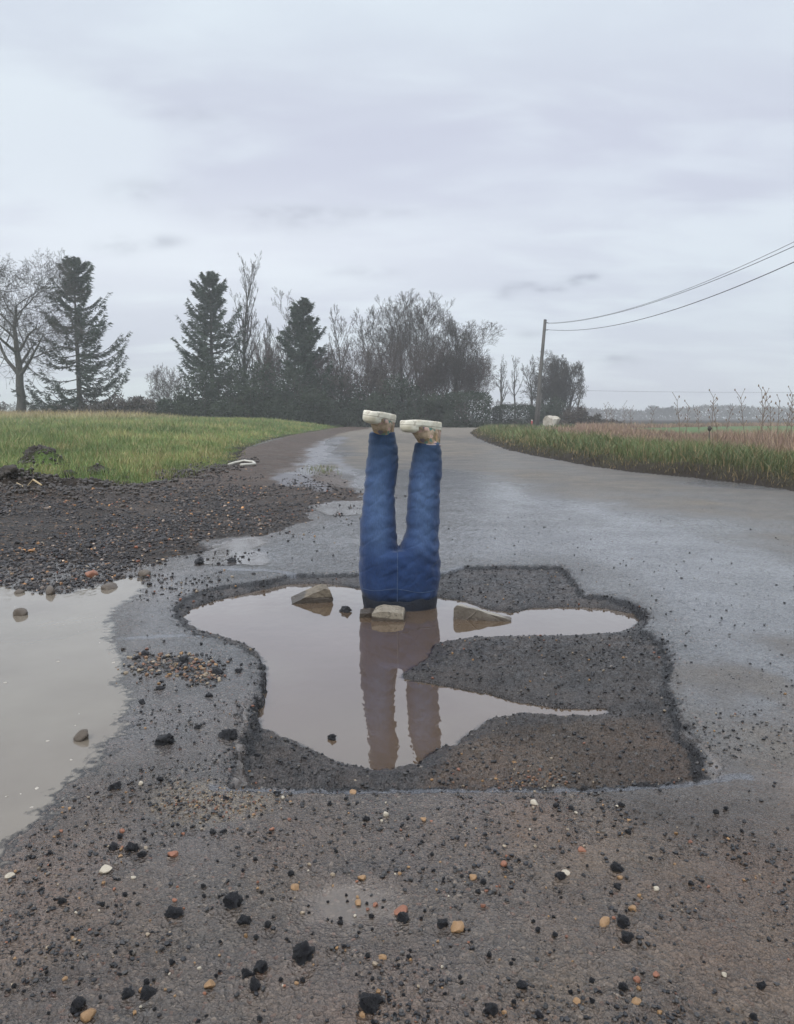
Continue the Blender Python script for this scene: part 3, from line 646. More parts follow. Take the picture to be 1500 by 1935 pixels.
# crumbs over the road and the broken patch
n = 110000; yy = np.exp(rg.uniform(math.log(.95), math.log(9), n)); xx = yy*rg.uniform(-.6, .6, n); ff = fields(xx, yy, False)
inside = ff['kb'] > .5
dens = np.where(inside, np.where(ff['sw'] > .0, .34*(1-.6*ss(2.9, 2.5, yy)), 0), np.where(ff['sp'] > .01, .50*ss(3.0, 1.7, yy)*ss(-.12, .2, fbm(xx*5, yy*5, 303, 4)) + .035*ss(9, 3, yy) + .5*ss(.05, .0, ff['sb']), 0))
dens = dens*(1-.85*ff['film'])*(1-.8*ff['seal'])*np.where(ff['sr'] > 0, 1, 0)
dens += .75*ss(.75, .0, ff['st'])*((yy > 3.6) & (yy < 9.5) & (ff['sp'] > 0))*ss(-.12, .15, fbm(xx*3, yy*2.5, 309, 4))
keep = rg.random(n) < dens; xx, yy = xx[keep], yy[keep]; ins = inside[keep]; zz = height(xx, yy); n = len(xx)
sz = .0022 + .0085*rg.random(n)**4; sz = np.where(ins, .005 + .009*rg.random(n)**1.5, sz*(.8+.15*yy))
sz = np.where((ff['st'][keep] < .6) & (yy > 3.6), sz*1.5, sz)
loose('grit', np.stack([xx, yy, zz], 1), sz, palette(n, rg, np.inf)*.75, M_debris, 1, 'loose black and ochre grit strewn over the tarmac', 'grit')
# heap of orange-brown crumbs between the puddles, and reddish crumbs on the shelf
def cluster(px, py, sx, sy, n, name, label, smin, smax, warm=.5):
    a = rg.normal(size=(n, 2)); P = np.array([at(px+sx*q[0], py+sy*q[1]) for q in a]); zz = height(P[:, 0], P[:, 1])
    c = palette(n, rg); wm = rg.random(n) < warm; c[wm] = np.array([(.21, .12, .065), (.16, .08, .05), (.28, .22, .15)])[rg.choice(3, wm.sum())]
    return loose(name, np.column_stack([P, zz]), rg.uniform(smin, smax, n), c*.85, M_debris, 1, label, 'crumbs')
cluster(325, 1255, 44, 12, 420, 'crumbs', 'orange and brown crumbs heaped between puddle and pothole', .004, .019, .28)
cluster(385, 1278, 18, 8, 160, 'crumbs', 'rusty orange crumbs at the right end of the heap', .004, .015, .5)
cluster(1000, 1455, 60, 14, 170, 'crumbs', 'reddish crumbs on the broken shelf above the saw cut', .003, .010, .45)
cluster(400, 1515, 60, 16, 350, 'crumbs', 'sandy crumbs of the pale patch in front of the saw cut', .003, .007, .6)

pp_ = [(150,1349),(141,1371),(70,1490),(40,1500),(12,1505),(172,1193),(205,1215),(148,1194),(28,1147),(135,1436),(60,1525),(110,1250),(188,1215),(214,1252),(180,1166),(90,1400),(10,1290),(120,1180)]
P = np.array([at(*q, ZP) for q in pp_]); n = len(P)
loose('floating_specks', np.column_stack([P, np.full(n, ZP-.001)]), rg.uniform(.006, .016, n), np.tile([.42, .38, .32], (n, 1)), M_debris, 1, 'pale specks floating on the silty puddle', 'specks', flat=.25, lift=.05)
# the broken slabs standing in the water
def slab(name, prof, px, py, w, thick, label, mm, rot, seed):
    # prof: outline of the piece seen along its thickness, in units of its width
    n = len(prof); bm = bmesh.new(); rr = random.Random(seed)
    x_, y_ = at(px, py, ZW); d = y_*CP + (CH-ZW)*SP; s = w*d/FPX
    fr = [bm.verts.new((a*s, -thick/2, b_*s)) for a, b_ in prof]; bk = [bm.verts.new((a*s*.93+.006, thick/2, b_*s*.9-.002)) for a, b_ in prof]
    bm.faces.new(fr); bm.faces.new(bk[::-1])
    for i in range(n): bm.faces.new([fr[i], bk[i], bk[(i+1) % n], fr[(i+1) % n]])
    bmesh.ops.recalc_face_normals(bm, faces=bm.faces)
    bmesh.ops.triangulate(bm, faces=bm.faces)
    for _ in range(4): bmesh.ops.subdivide_edges(bm, edges=[e for e in bm.edges if e.calc_length() > .008], cuts=1)
    V = np.array([v.co[:] for v in bm.verts])
    dx = .009*fbm(V[:, 0]*40+V[:, 1]*25, V[:, 2]*40, seed, 4); dz = .010*fbm(V[:, 0]*30+9, V[:, 1]*30+V[:, 2]*17, seed+3, 4)
    for v, a, c_ in zip(bm.verts, dx, dz): v.co += Vector((a, a*1.3, c_))
    me = bpy.data.meshes.new(name); bm.to_mesh(me); bm.free(); me.materials.append(mm)
    o = bpy.data.objects.new(name, me); COL.objects.link(o); o.location = (x_, y_, ZW); o.rotation_euler = rot
    return tag(o, label, 'broken stone')
slab('broken_stone', [(-.52, -.35), (-.52, .03), (-.1, .22), (.28, .36), (.42, .33), (.50, .08), (.40, -.35)], 588, 1134, 76, .13, 'wedge shaped brown stone rising from the water left of the legs', M_slab2, (.05, 0, .25), 5)
slab('broken_stone', [(-.5, -.3), (-.46, .28), (-.2, .36), (.2, .34), (.47, .31), (.5, .1), (.46, -.3)], 733, 1169, 62, .10, 'pale rough block lying in the water against the upturned jeans', M_slab, (.14, .03, -.06), 9)
slab('broken_stone', [(-.5, -.3), (-.45, .26), (.1, .32), (.48, .25), (.5, -.3)], 694, 1163, 34, .08, 'small dark brown piece standing for the shaded left part of the pale rough block', M_slab2, (.1, 0, .1), 15)  # dark piece modelled for the shadowed left part of the pale block
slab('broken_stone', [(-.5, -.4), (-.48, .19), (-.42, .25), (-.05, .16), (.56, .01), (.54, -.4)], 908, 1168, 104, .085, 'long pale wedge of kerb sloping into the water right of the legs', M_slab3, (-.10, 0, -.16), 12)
# pale lying things on the track
def tube(name, pts, rad, m_, parent=None, sides=8):
    P = [Vector(p) for p in pts]; V = []; n = len(P)
    for i, p in enumerate(P):
        t = (P[min(i+1, n-1)] - P[max(i-1, 0)]).normalized(); a = t.orthogonal().normalized() if abs(t.z) > .95 else t.cross(Vector((0, 0, 1))).normalized(); b_ = t.cross(a)
        r_ = rad[i] if hasattr(rad, '__len__') else rad
        for k_ in range(sides):
            q = k_/sides*6.2832; V.append(p + a*math.cos(q)*r_ + b_*math.sin(q)*r_)
    F = [[i*sides+j, i*sides+(j+1) % sides, (i+1)*sides+(j+1) % sides, (i+1)*sides+j] for i in range(n-1) for j in range(sides)]
    F2 = [list(range(sides))[::-1], [(n-1)*sides+j for j in range(sides)]]
    me = [np.array(F), np.array(F2)]
    return mk(name, np.array([v[:] for v in V]), me, m_, parent)
M_straw = plain('straw', (.38, .28, .15), (.5, .38, .22), .7, 20, .001)
M_hose = plain('pale_branch', (.42, .40, .34), (.55, .53, .46), .5, 12, .002)
pts = []
for a, b_ in ((432,884),(445,882),(462,881),(478,883),(482,886),(470,888),(455,889)):
    x_, y_ = at(a, b_); pts.append((x_, y_, float(height([x_], [y_])[0])+.035))
tag(tube('branch', pts, .022, M_hose), 'pale bent branch lying at the edge of the field', 'branch')
pts = []
for a, b_ in ((33,934),(50,940),(65,944),(80,949)):
    x_, y_ = at(a, b_); pts.append((x_, y_, float(height([x_], [y_])[0])+.06))
tag(tube('stalk', pts, .009, M_straw), 'straw coloured stalk lying on the dark soil at the left', 'stalk')

for px, py, w, lab, sdd in ((80, 884, 70, 'largest dark mud heap at the edge of the field on the left', 301), (186, 892, 36, 'small dark mud clod in the grass right of the largest heap', 302), (128, 898, 34, 'low mud clod between the largest heap and the small one', 303), (18, 915, 46, 'dark mud clod at the left edge of the photo', 304)):
    x_, y_ = at(px, py+14); d = y_; V, F = rock_v(sdd, 4, 3, .08, .62, .8, True); V = V*(1+.5*fbm(V[:, 0]*4+9, V[:, 1]*4+V[:, 2]*3, sdd, 4))[:, None]
    o = mk('mud_heap', V*(w*d/FPX/2), F, M_mud); o.location = (x_, y_, height([x_], [y_])[0]+w*d/FPX*.16); tag(o, lab, 'mud heap')
rg = np.random.default_rng(55); n = 26000
yy = np.exp(rg.uniform(math.log(7), math.log(16), n)); xx = yy*rg.uniform(-.75, -.15, n); ff = fields(xx, yy, False)
ps = ss(-1.2, -.1, ff['sl'])*ss(.5, .1, ff['sl'])*ss(-.1, .15, fbm(xx*1.2, yy*1.2, 311, 3)+.05)
cx, cy = at(82, 900); ps = np.maximum(ps, 1.3*np.exp(-((xx-cx)/.4)**2-((yy-cy)/.55)**2)); cx, cy = at(20, 935); ps = np.maximum(ps, np.exp(-((xx-cx)/1.1)**2-((yy-cy)/.8)**2))
kp = rg.random(n) < ps; xx, yy, zz = xx[kp], yy[kp], ff['z'][kp]; n = len(xx)
loose('soil_crumbs', np.stack([xx, yy, zz], 1), .02 + .06*rg.random(n)**2.5, np.array([.038, .029, .022])*rg.uniform(.6, 1.5, (n, 1)), M_gravel, 1, 'dark crumbled soil along the edge of the field', 'soil')

# ------------------------------------------------------------------ upturned legs
YL = 3.71
LEG = empty('dummy_legs', (atd(752, 1145, YL)[0], YL, ZW), 'pair of blue jeans legs with shoes sticking upside down out of the pothole', 'dummy legs')
org = np.array(LEG.location)
M_denim, nt, b = mat('denim'); g = G(nt); p = g.obj()
A = g.sep(g.attr('tint'))
n1 = g.noise(g.scale(p, (1, 1, .7)), 9, 4, .6); n2 = g.noise(g.scale(p, (3.0, 3.0, .6)), 90, 3, .6); n3 = g.noise(p, 28, 4, .65)
c = g.mix(g.rng(n1, .3, .7), (.010, .028, .088), (.019, .047, .132))
c = g.mix(g.math('MULTIPLY', A[0], g.rng(n3, .2, .7, .55, 1)), c, (.10, .165, .30))
c = g.mix(g.math('MULTIPLY', A[2], .8), c, (.026, .050, .098))
c = g.mix(g.math('MULTIPLY', A[1], g.rng(n3, .3, .55, .7, 1)), c, (.007, .012, .022))
c = g.hsv(c, val=g.rng(n2, .3, .7, .82, 1.18))
nt.links.new(c, b.inputs['Base Color']); b.inputs['Roughness'].default_value = .8; b.inputs['Specular IOR Level'].default_value = .25
b.inputs['Sheen Weight'].default_value = .15
wv = g.noise(p, 420, 2, .5); nt.links.new(g.bump(g.math('ADD', wv, g.math('MULTIPLY', n3, 1.5)), .5, .0025), b.inputs['Normal'])
def loft(rows, yc_fn, dep_fn, seg=28, zpix=True):
    V = []; 
    for (py, xl, xr) in rows:
        a = np.array(atd(xl, py, YL)); c_ = np.array(atd(xr, py, YL)); cx = (a[0]+c_[0])/2; w = (c_[0]-a[0])/2; z = a[2]
        d = dep_fn(py, w)
        for k_ in range(seg):
            q = k_/seg*2*math.pi
            ex = abs(math.cos(q))**.85*math.copysign(1, math.cos(q)); ey = abs(math.sin(q))**.85*math.copysign(1, math.sin(q))
            V.append((cx + w*ex, YL + yc_fn(py) + d*ey, z))
    n = len(rows); F = [[i*seg+j, (i+1)*seg+j, (i+1)*seg+(j+1) % seg, i*seg+(j+1) % seg] for i in range(n-1) for j in range(seg)]
    V = np.array(V); F = np.array(F)
    caps = [np.array([list(range(seg))]), np.array([[(n-1)*seg+j for j in range(seg)][::-1]])]
    return V, F, caps
left = [(816,698,747),(822,696,747),(850,695,752),(880,691,753),(905,690,750),(930,688,746),(960,685,746),(990,680,748),(1015,679,749),(1040,678,752),(1075,680,753),(1100,686,752)]
right = [(836,785,832),(842,784,833),(870,777,835),(890,773,835),(920,770,833),(960,768,831),(985,767,830),(1005,767,829),(1018,761,829),(1040,752,830),(1075,752,828),(1100,753,822)]
pelv = [(1036,692,818),(1044,680,829),(1060,677,832),(1080,677,832),(1100,679,829),(1115,682,827),(1130,686,825),(1145,689,823),(1160,690,822),(1180,692,820)]
bm = bmesh.new()
for rows, df in ((left, lambda py, w: w*1.12), (right, lambda py, w: w*1.12), (pelv, lambda py, w: w*.62)):
    V, F, caps = loft(rows, lambda py: (0.0 if py > 1040 else (1040-py)*.00005), df)
    vs_ = [bm.verts.new(v - org) for v in V]
    for fa in F: bm.faces.new([vs_[i] for i in fa])
    for cp_ in caps: bm.faces.new([vs_[i] for i in cp_[0]])
bmesh.ops.recalc_face_normals(bm, faces=bm.faces)
me = bpy.data.meshes.new('jeans'); bm.to_mesh(me); bm.free()
jo = bpy.data.objects.new('jeans', me); COL.objects.link(jo)
md = jo.modifiers.new('r', 'REMESH'); md.mode = 'VOXEL'; md.voxel_size = .005; md.use_smooth_shade = True
ms_ = jo.modifiers.new('s', 'SMOOTH'); ms_.iterations = 6; ms_.factor = .5
dg = bpy.context.evaluated_depsgraph_get(); dg.update(); me2 = bpy.data.meshes.new_from_object(jo.evaluated_get(dg))
bpy.data.objects.remove(jo)
nv = len(me2.vertices); V = np.zeros(nv*3); me2.vertices.foreach_get('co', V); V = V.reshape(-1, 3)
Nn = np.zeros(nv*3); me2.vertices.foreach_get('normal', Nn); Nn = Nn.reshape(-1, 3)
zt_ = V[:, 2]; leftleg = V[:, 0] < 0
def zof(py): return atd(750, py, YL)[2]-org[2]
ph = np.where(leftleg, 0.0, 2.1)
side = V[:, 0]*6
fold = np.zeros(nv)
for (pc, spread, am, fr, sl_) in ((1035, 45, .0050, 85, 1.2), (1075, 40, .0035, 70, .4), (985, 40, .0035, 95, -1.0), (945, 30, .0032, 120, 1.0), (900, 25, .0040, 100, -1.4), (868, 18, .0028, 140, .8), (835, 14, .0030, 170, .3), (1120, 30, .003, 90, .2)):
    env = np.exp(-((zt_-zof(pc))/(spread*.0025))**2)
    w_ = fbm(V[:, 0]*9+V[:, 1]*8, zt_*6+ph, 400+pc, 2)*5
    fold += am*env*np.sin(zt_*fr + side*sl_*3 + w_*2.2 + ph)
fold *= .45; fold += .009*fbm(V[:, 0]*12+ph*3, zt_*9+V[:, 1]*6, 411, 3) + .0025*fbm(V[:, 0]*30+V[:, 1]*18+ph, zt_*20, 413, 3)
cr_ = np.abs(fbm(V[:, 0]*7+V[:, 1]*5+ph*2+zt_*4, zt_*13-V[:, 0]*8, 415, 3)); fold -= .0022*ss(.10, .0, cr_)
cr_ = np.abs(fbm(V[:, 0]*12-V[:, 1]*6+ph+zt_*7, zt_*17+V[:, 0]*12, 417, 3)); fold -= .0010*ss(.07, .0, cr_)
V = V + Nn*fold[:, None]
me2.vertices.foreach_set('co', V.ravel())
fade = np.exp(-((zt_-zof(930))/.17)**2)*.75 + .35*np.exp(-((zt_-zof(1010))/.08)**2)
ctr = np.where(leftleg, zof(0)*0 + (atd(716, 950, YL)[0]-org[0]), atd(800, 950, YL)[0]-org[0])
fade = fade*np.exp(-((V[:, 0]-ctr)/.06)**2)
dark = ss(zof(1112), zof(1132), zt_ + .03*fbm(V[:, 0]*14, zt_*14, 421, 3))
cuff = ss(zof(905), zof(850), zt_)
a = me2.color_attributes.new('tint', 'FLOAT_COLOR', 'POINT'); cc = np.ones((nv, 4), np.float32); cc[:, 0] = fade; cc[:, 1] = dark; cc[:, 2] = cuff; a.data.foreach_set('color', cc.ravel())
me2.materials.clear(); me2.materials.append(M_denim); me2.name = 'jeans'
me2.polygons.foreach_set('use_smooth', [True]*len(me2.polygons))
jo = bpy.data.objects.new('jeans', me2); COL.objects.link(jo); jo.parent = LEG
# seams: centre back seam, and hems; follow the surface by casting onto it
from mathutils.bvhtree import BVHTree
bt = BVHTree.FromPolygons([tuple(v) for v in V], [tuple(p_.vertices) for p_ in me2.polygons])
M_seam = plain('seam_thread', (.035, .06, .12), (.05, .085, .16), .8, 100, .001)
def seam(pxs, name='seam', r_=.0018, m_=M_seam):
    pts = []
    for a_, b_ in pxs:
        q = np.array(atd(a_, b_, YL-.35)); d = np.array(atd(a_, b_, YL+.3)) - q
        h_ = bt.ray_cast(Vector(q-org), Vector(d).normalized())
        if h_[0] is not None: pts.append(h_[0] + h_[1]*(-.0003))
    if len(pts) > 3: return tube(name, [p_[:] for p_ in pts], r_, m_, LEG, 6)
seam([(751-i*.02, 1040+i*3.0) for i in range(34)], r_=.0022)
seam([(683+i*3.2, 1112+3*math.sin(i/14*3.14)+ (5 if i > 22 else i*.2)) for i in range(44)], r_=.0018)
M_belt = plain('wet_waistband', (.006, .008, .013), (.016, .022, .036), .5, 25, .006)
# waistband: a ring just proud of the jeans at the waterline
rows = [(1125,684.5,826),(1129,684,826.5),(1140,686,825),(1148,688,824)]
Vw, Fw, cp_ = loft(rows, lambda py: 0, lambda py, w: w*.66, 64)
Vw = Vw + (.004*fbm(Vw[:, 0]*30, Vw[:, 2]*40, 431, 3))[:, None]*np.array([.3, 1, .3])
top_ = Vw[:, 2] > Vw[:, 2].max()-.012; Vw[top_, 2] += (.030*fbm(Vw[:, 0]*18, Vw[:, 1]*18, 433, 3))[top_]
mk('waistband', Vw-org, [Fw], M_belt, LEG)

# shoes (upside down: sole on top)
M_sole, nt, b = mat('shoe_rubber'); g = G(nt); p = g.obj()
nt.links.new(g.mix(g.rng(g.noise(p, 18, 4), .4, .75), (.76, .72, .62), (.50, .44, .33)), b.inputs['Base Color']); b.inputs['Roughness'].default_value = .6
wl = nt.nodes.new('ShaderNodeSeparateXYZ'); nt.links.new(p, wl.inputs[0]); gr = g.rng(g.math('ABSOLUTE', g.math('ADD', wl.outputs[2], .0255)), .0008, .0018, 1, 0)
cc_ = g.mix(g.math('MULTIPLY', gr, .7), g.mix(g.rng(g.noise(p, 18, 4), .4, .75), (.76, .72, .62), (.50, .44, .33)), (.14, .11, .08)); cc_ = g.mix(g.rng(g.noise(p, 45, 4), .58, .7, 0, .6), cc_, (.25, .20, .14)); nt.links.new(cc_, b.inputs['Base Color'])
nt.links.new(g.bump(g.noise(p, 60, 4), .3, .003), b.inputs['Normal'])
M_floral, nt, b = mat('floral_canvas'); g = G(nt); p = g.obj()
nz = nt.nodes.new('ShaderNodeTexNoise'); nt.links.new(p, nz.inputs[0]); nz.inputs['Scale'].default_value = 30
vm = nt.nodes.new('ShaderNodeVectorMath'); vm.operation = 'MULTIPLY_ADD'; nt.links.new(nz.outputs['Color'], vm.inputs[0]); vm.inputs[1].default_value = (.03, .03, .03); nt.links.new(p, vm.inputs[2]); p2 = vm.outputs[0]
vc = g.sep(g.vor(p2, 48, col=True)); vd_ = g.vor(p2, 48)
cr = nt.nodes.new('ShaderNodeValToRGB'); cr.color_ramp.interpolation = 'CONSTANT'; el = cr.color_ramp.elements
cols_ = [(0, (.48, .36, .26)), (.22, (.20, .15, .08)), (.36, (.60, .40, .34)), (.52, (.10, .20, .17)), (.64, (.42, .26, .14)), (.76, (.30, .10, .12)), (.84, (.13, .11, .16)), (.92, (.62, .56, .44))]
el[0].position = 0; el[0].color = (*cols_[0][1], 1); el[1].position = cols_[1][0]; el[1].color = (*cols_[1][1], 1)
for ps, c_ in cols_[2:]: e = el.new(ps); e.color = (*c_, 1)
nt.links.new(vc[0], cr.inputs[0])
c = g.mix(g.rng(vd_, .5, .7), cr.outputs[0], (.33, .25, .17)); c = g.mix(g.rng(g.noise(p, 25, 3), .5, .7, 0, .6), c, (.16, .12, .08))
nt.links.new(c, b.inputs['Base Color']); b.inputs['Roughness'].default_value = .75
nt.links.new(g.bump(g.noise(p, 300, 2), .4, .001), b.inputs['Normal'])
M_sock = plain('pink_grey_lining', (.30, .23, .22), (.42, .34, .33), .8, 60, .001)
def foot_outline(n, L=.25):
    out = []
    for k_ in range(n):
        q = k_/n*2*math.pi; cx, cy = math.cos(q), math.sin(q)
        x_ = (L/2)*(abs(cx)**.8*math.copysign(1, cx))
        w = .036 + .010*ss(-.10, .08, np.array(x_)) 
        out.append((x_, float(w)*abs(cy)**.75*math.copysign(1, cy)))
    return np.array(out)            # toe towards +x
def shoe(topz, ankle_px, ankle_py, mid_px, yaw, tilt, roll, L, label):
    root = bpy.data.objects.new('shoe', None); COL.objects.link(root); root.parent = LEG; root['label'] = label
    n = 48; O = foot_outline(n, L)
    pos = np.array(atd(mid_px, topz, YL)) - org; root.location = pos; root.rotation_euler = Matrix.Rotation(yaw, 3, 'Z').to_quaternion().to_matrix().to_euler()
    root.rotation_euler = (Matrix.Rotation(yaw, 3, 'Z') @ Matrix.Rotation(tilt, 3, 'Y') @ Matrix.Rotation(roll, 3, 'X')).to_euler()
    def rings(spec, cap0, cap1, name, m_):
        V = []; F = []
        for (z_, sxy, dx, extra) in spec:
            for (x_, y_) in O:
                V.append((x_*sxy + dx, y_*(sxy if extra is None else extra), z_))
        m_n = len(spec)
        for i in range(m_n-1):
            for j in range(n): F.append([i*n+j, (i+1)*n+j, (i+1)*n+(j+1) % n, i*n+(j+1) % n])
        caps = []
        if cap0: caps.append(list(range(n)))
        if cap1: caps.append([(m_n-1)*n+j for j in range(n)][::-1])
        V = np.array(V, float)
        return V, F, caps
    def finish(V, F, caps, name, m_):
        return mk(name, V, [np.array(F)] + ([np.array(caps)] if caps else []), m_, root)
    # sole: toe spring (bends away from the tread), thicker heel; z down from 0
    V, F, caps = rings([(-.001, .93, 0, None), (.0, .95, 0, None), (-.003, .99, 0, None), (-.010, 1.0, 0, None), (-.024, 1.0, 0, None), (-.034, .995, 0, None), (-.038, .97, 0, None)], True, True, 'sole', m_ := M_sole)
    def shape(V):
        t = V[:, 0]/(L/2); V[:, 2] -= .014*np.clip(t-.3, 0, 1)**2 + .004*np.clip(-t-.6, 0, 1)**2; return V
    V = shape(V); V[:, 2] = np.where(V[:, 2] < -.02, V[:, 2] + .010*np.exp(-((V[:, 0]-.02)/.05)**2), V[:, 2])
    finish(V, F, caps, 'sole', M_sole)
    # rubber toe cap
    spec = []
    for i in range(7):
        t = i/6; spec.append((-.034 - .024*math.sin(t*1.5), 1-.02-.45*t**2, 0, None))
    V, F, caps = rings(spec, False, True, 'toe_cap', M_sole)
    keep = []; V = shape(V)
    xs = V[:, 0]
    Fk = [q for q in F if min(xs[i] for i in q) > L*.20]
    V2 = V.copy(); V2[:, 0] += .0015
    used = sorted({i for q in Fk for i in q}); mp = {i: k_ for k_, i in enumerate(used)}
    if Fk: mk('toe_cap', V2[used], [np.array([[mp[i] for i in q] for q in Fk])], M_sole, root)
    # upper: from the sole outline down to the ankle opening over the heel
    V = []; F = []; m_n = 14
    ax = -L*.24
    for i in range(m_n):
        t = i/(m_n-1); zz_ = -.030 - .080*t
        e = t**.9
        for (x_, y_) in O:
            q = math.atan2(y_/.045, x_/(L/2)); tx, ty = ax + .050*math.cos(q), .044*math.sin(q)
            # keep the instep low over the toes: front points slide back as we go down
            kx = e if x_ > ax else e**1.2
            V.append((x_*.975*(1-kx)+tx*kx, y_*.965*(1-e)+ty*e, zz_ + (.018*(1-abs(2*t-1)) if x_ > 0 else 0)))
    for i in range(m_n-1):
        for j in range(n): F.append([i*n+j, (i+1)*n+j, (i+1)*n+(j+1) % n, i*n+(j+1) % n])
    V = np.array(V); V[:, 2] -= .014*np.clip(V[:, 0]/(L/2)-.3, 0, 1)**2
    V += (.0025*fbm(V[:, 0]*50, V[:, 1]*50+V[:, 2]*60, 441, 3))[:, None]
    mk('upper', V, [np.array(F)], M_floral, root)
    rim = [(ax + .0515*math.cos(k_/24*6.2832), .0455*math.sin(k_/24*6.2832), -.108) for k_ in range(25)]
    tube('collar', rim, .004, M_sock, root, 8)
    # bare ankle lining going down into the trouser leg
    V, F = [], []
    for i in range(5):
        for k_ in range(24): V.append((ax + (.047-.002*i)*math.cos(k_/24*6.2832), (.041-.001*i)*math.sin(k_/24*6.2832), -.10-.018*i))
    for i in range(4):
        for j in range(24): F.append([i*24+j, (i+1)*24+j, (i+1)*24+(j+1) % 24, i*24+(j+1) % 24])
    mk('ankle', np.array(V), [np.array(F)], M_sock, root)
    return root
D2R = math.pi/180
# toes point left and towards the viewer
def place_shoe(ank_px, top_px_y, yaw_deg, tilt, roll, L, label):
    yaw = yaw_deg*D2R; ax = -L*.24
    a = np.array(atd(ank_px, top_px_y, YL)) - org
    root = shoe(top_px_y, 0, 0, 750, yaw, tilt, roll, L, label)
    root.location = (a[0] - ax*math.cos(yaw), a[1] - ax*math.sin(yaw), a[2])
    return root
place_shoe(732, 779, 240, -.10, -.11, .24, 'left hand shoe, turned towards the viewer and slightly higher')
place_shoe(814, 795, 222, -.07, .03, .245, 'right hand shoe, seen from its side and slightly lower')

# ------------------------------------------------------------------ trees
def frames(D):
    up = np.tile(np.array([0, 0, 1.0]), (len(D), 1)); up[np.abs(D[:, 2]) > .95] = (1, 0, 0)
    A_ = np.cross(D, up); A_ /= np.linalg.norm(A_, axis=1)[:, None]+1e-9; return A_, np.cross(D, A_)
def seg_mesh(name, S, sides, m_, parent):
    S = np.asarray(S, float); P0, P1, r0, r1 = S[:, 0:3], S[:, 3:6], S[:, 6], S[:, 7]
    D = P1-P0; D /= np.linalg.norm(D, axis=1)[:, None]+1e-9; A_, B2 = frames(D); n = len(S); V = np.zeros((n, 2*sides, 3))
    for k_ in range(sides):
        q = 6.2832*k_/sides; o = A_*math.cos(q)+B2*math.sin(q); V[:, k_] = P0+o*r0[:, None]; V[:, sides+k_] = P1+o*r1[:, None]
    F0 = np.array([[k_, (k_+1) % sides, sides+(k_+1) % sides, sides+k_] for k_ in range(sides)])
    F = (F0[None]+(np.arange(n)*2*sides)[:, None, None]).reshape(-1, 4)
    return mk(name, V.reshape(-1, 3), F, m_, parent)
def grow(rr, H, lean=0, levels=4, clear=.25, ratio=.62, ang=48, nch=(9, 6, 5, 4), r0=.25, up=.18, wig=.12, twig=.014, stems=1, spread=.0):
    segs = {0: [], 1: []}
    def br(p, d, L, r, lv):
        ns = (10, 7, 5, 3, 2)[min(lv, 4)]; pts = [p]; st = L/ns; c = p.copy(); dd = d.copy()
        for i in range(ns):
            dd = dd + np.array([rr.gauss(0, wig), rr.gauss(0, wig), rr.gauss(0, wig*.5)]) + np.array([0, 0, up*(.5 if lv == 0 else 1)*.35])
            dd /= np.linalg.norm(dd); nx = c + dd*st
            ra = r*(1-i/ns*.82); rb = r*(1-(i+1)/ns*.82)
            segs[0 if lv <= 1 else 1].append((*c, *nx, max(ra, twig), max(rb, twig*.8))); c = nx; pts.append((c.copy(), dd.copy(), rb))
        if lv >= levels: return
        n = nch[min(lv, len(nch)-1)]; c0 = clear if lv == 0 else .22
        base = rr.uniform(0, 6.28)
        for k_ in range(n):
            t = c0 + (1-c0)*(k_+rr.random()*.8)/n; i = min(int(t*ns)+1, ns); q, dq, rq = pts[i]
            az = base + k_*2.4 + rr.gauss(0, .4); a_ = math.radians(ang*(1.05-.35*t) + rr.gauss(0, 8))
            o = np.cross(dq, [0, 0, 1.0]) if abs(dq[2]) < .95 else np.array([1.0, 0, 0]); o /= np.linalg.norm(o); o2 = np.cross(dq, o)
            nd = dq*math.cos(a_) + (o*math.cos(az)+o2*math.sin(az))*math.sin(a_)
            br(q, nd/np.linalg.norm(nd), L*ratio*(1.15-.55*t)*rr.uniform(.75, 1.15), max(rq*.62, twig), lv+1)
    for s in range(stems):
        a_ = s*2.4 + rr.random(); o = spread*math.sqrt((s+.3)/stems)
        br(np.array([o*math.cos(a_)*1.0, o*math.sin(a_)*.6, 0.0]), np.array([lean+.25*o*math.cos(a_)/(spread+.1)*(stems > 1), .1*(stems > 1)*math.sin(a_), 1.0]), H*rr.uniform(.8, 1), r0, 0)
    return segs
def fit(segs, H, xl, xr):
    allp = np.array([s[:6] for k_ in segs for s in segs[k_]]); pz = np.concatenate([allp[:, 2], allp[:, 5]]); px = np.concatenate([allp[:, 0], allp[:, 3]])
    kz = H/np.percentile(pz, 99.8); kl = xl/abs(np.percentile(px, .8)); kr = xr/abs(np.percentile(px, 99.2))
    ky = (xl+xr)/(abs(np.percentile(px, .8))+abs(np.percentile(px, 99.2)))
    out = {}
    for k_, v in segs.items():
        v = np.array(v)
        if not len(v): continue
        for c in (0, 3): v[:, c] = np.where(v[:, c] < 0, v[:, c]*kl, v[:, c]*kr)
        for c in (1, 4): v[:, c] *= ky
        for c in (2, 5): v[:, c] *= kz
        out[k_] = v
    return out
def gz(x, y): return float(fields(np.array([x]), np.array([y]), False)['z'][0])
def base_at(px, Y):
    x = atd(px, 790, Y)[0]; return x, Y, gz(x, Y)-.05
def bare_tree(px, top, xl, xr, Y, seed, label, m_=M_twig, group=None, **kw):
    x, y, z = base_at(px, Y); H = atd(px, top, Y)[2]-z; sx = Y/FPX
    s = fit(grow(random.Random(seed), H, **kw), H, (px-xl)*sx, (xr-px)*sx)
    o = empty('bare_tree', (x, y, z), label, 'tree', group)
    seg_mesh('trunk', s[0], 6, M_bark, o)
    if 1 in s: seg_mesh('crown', s[1], 3, m_, o)
    return o
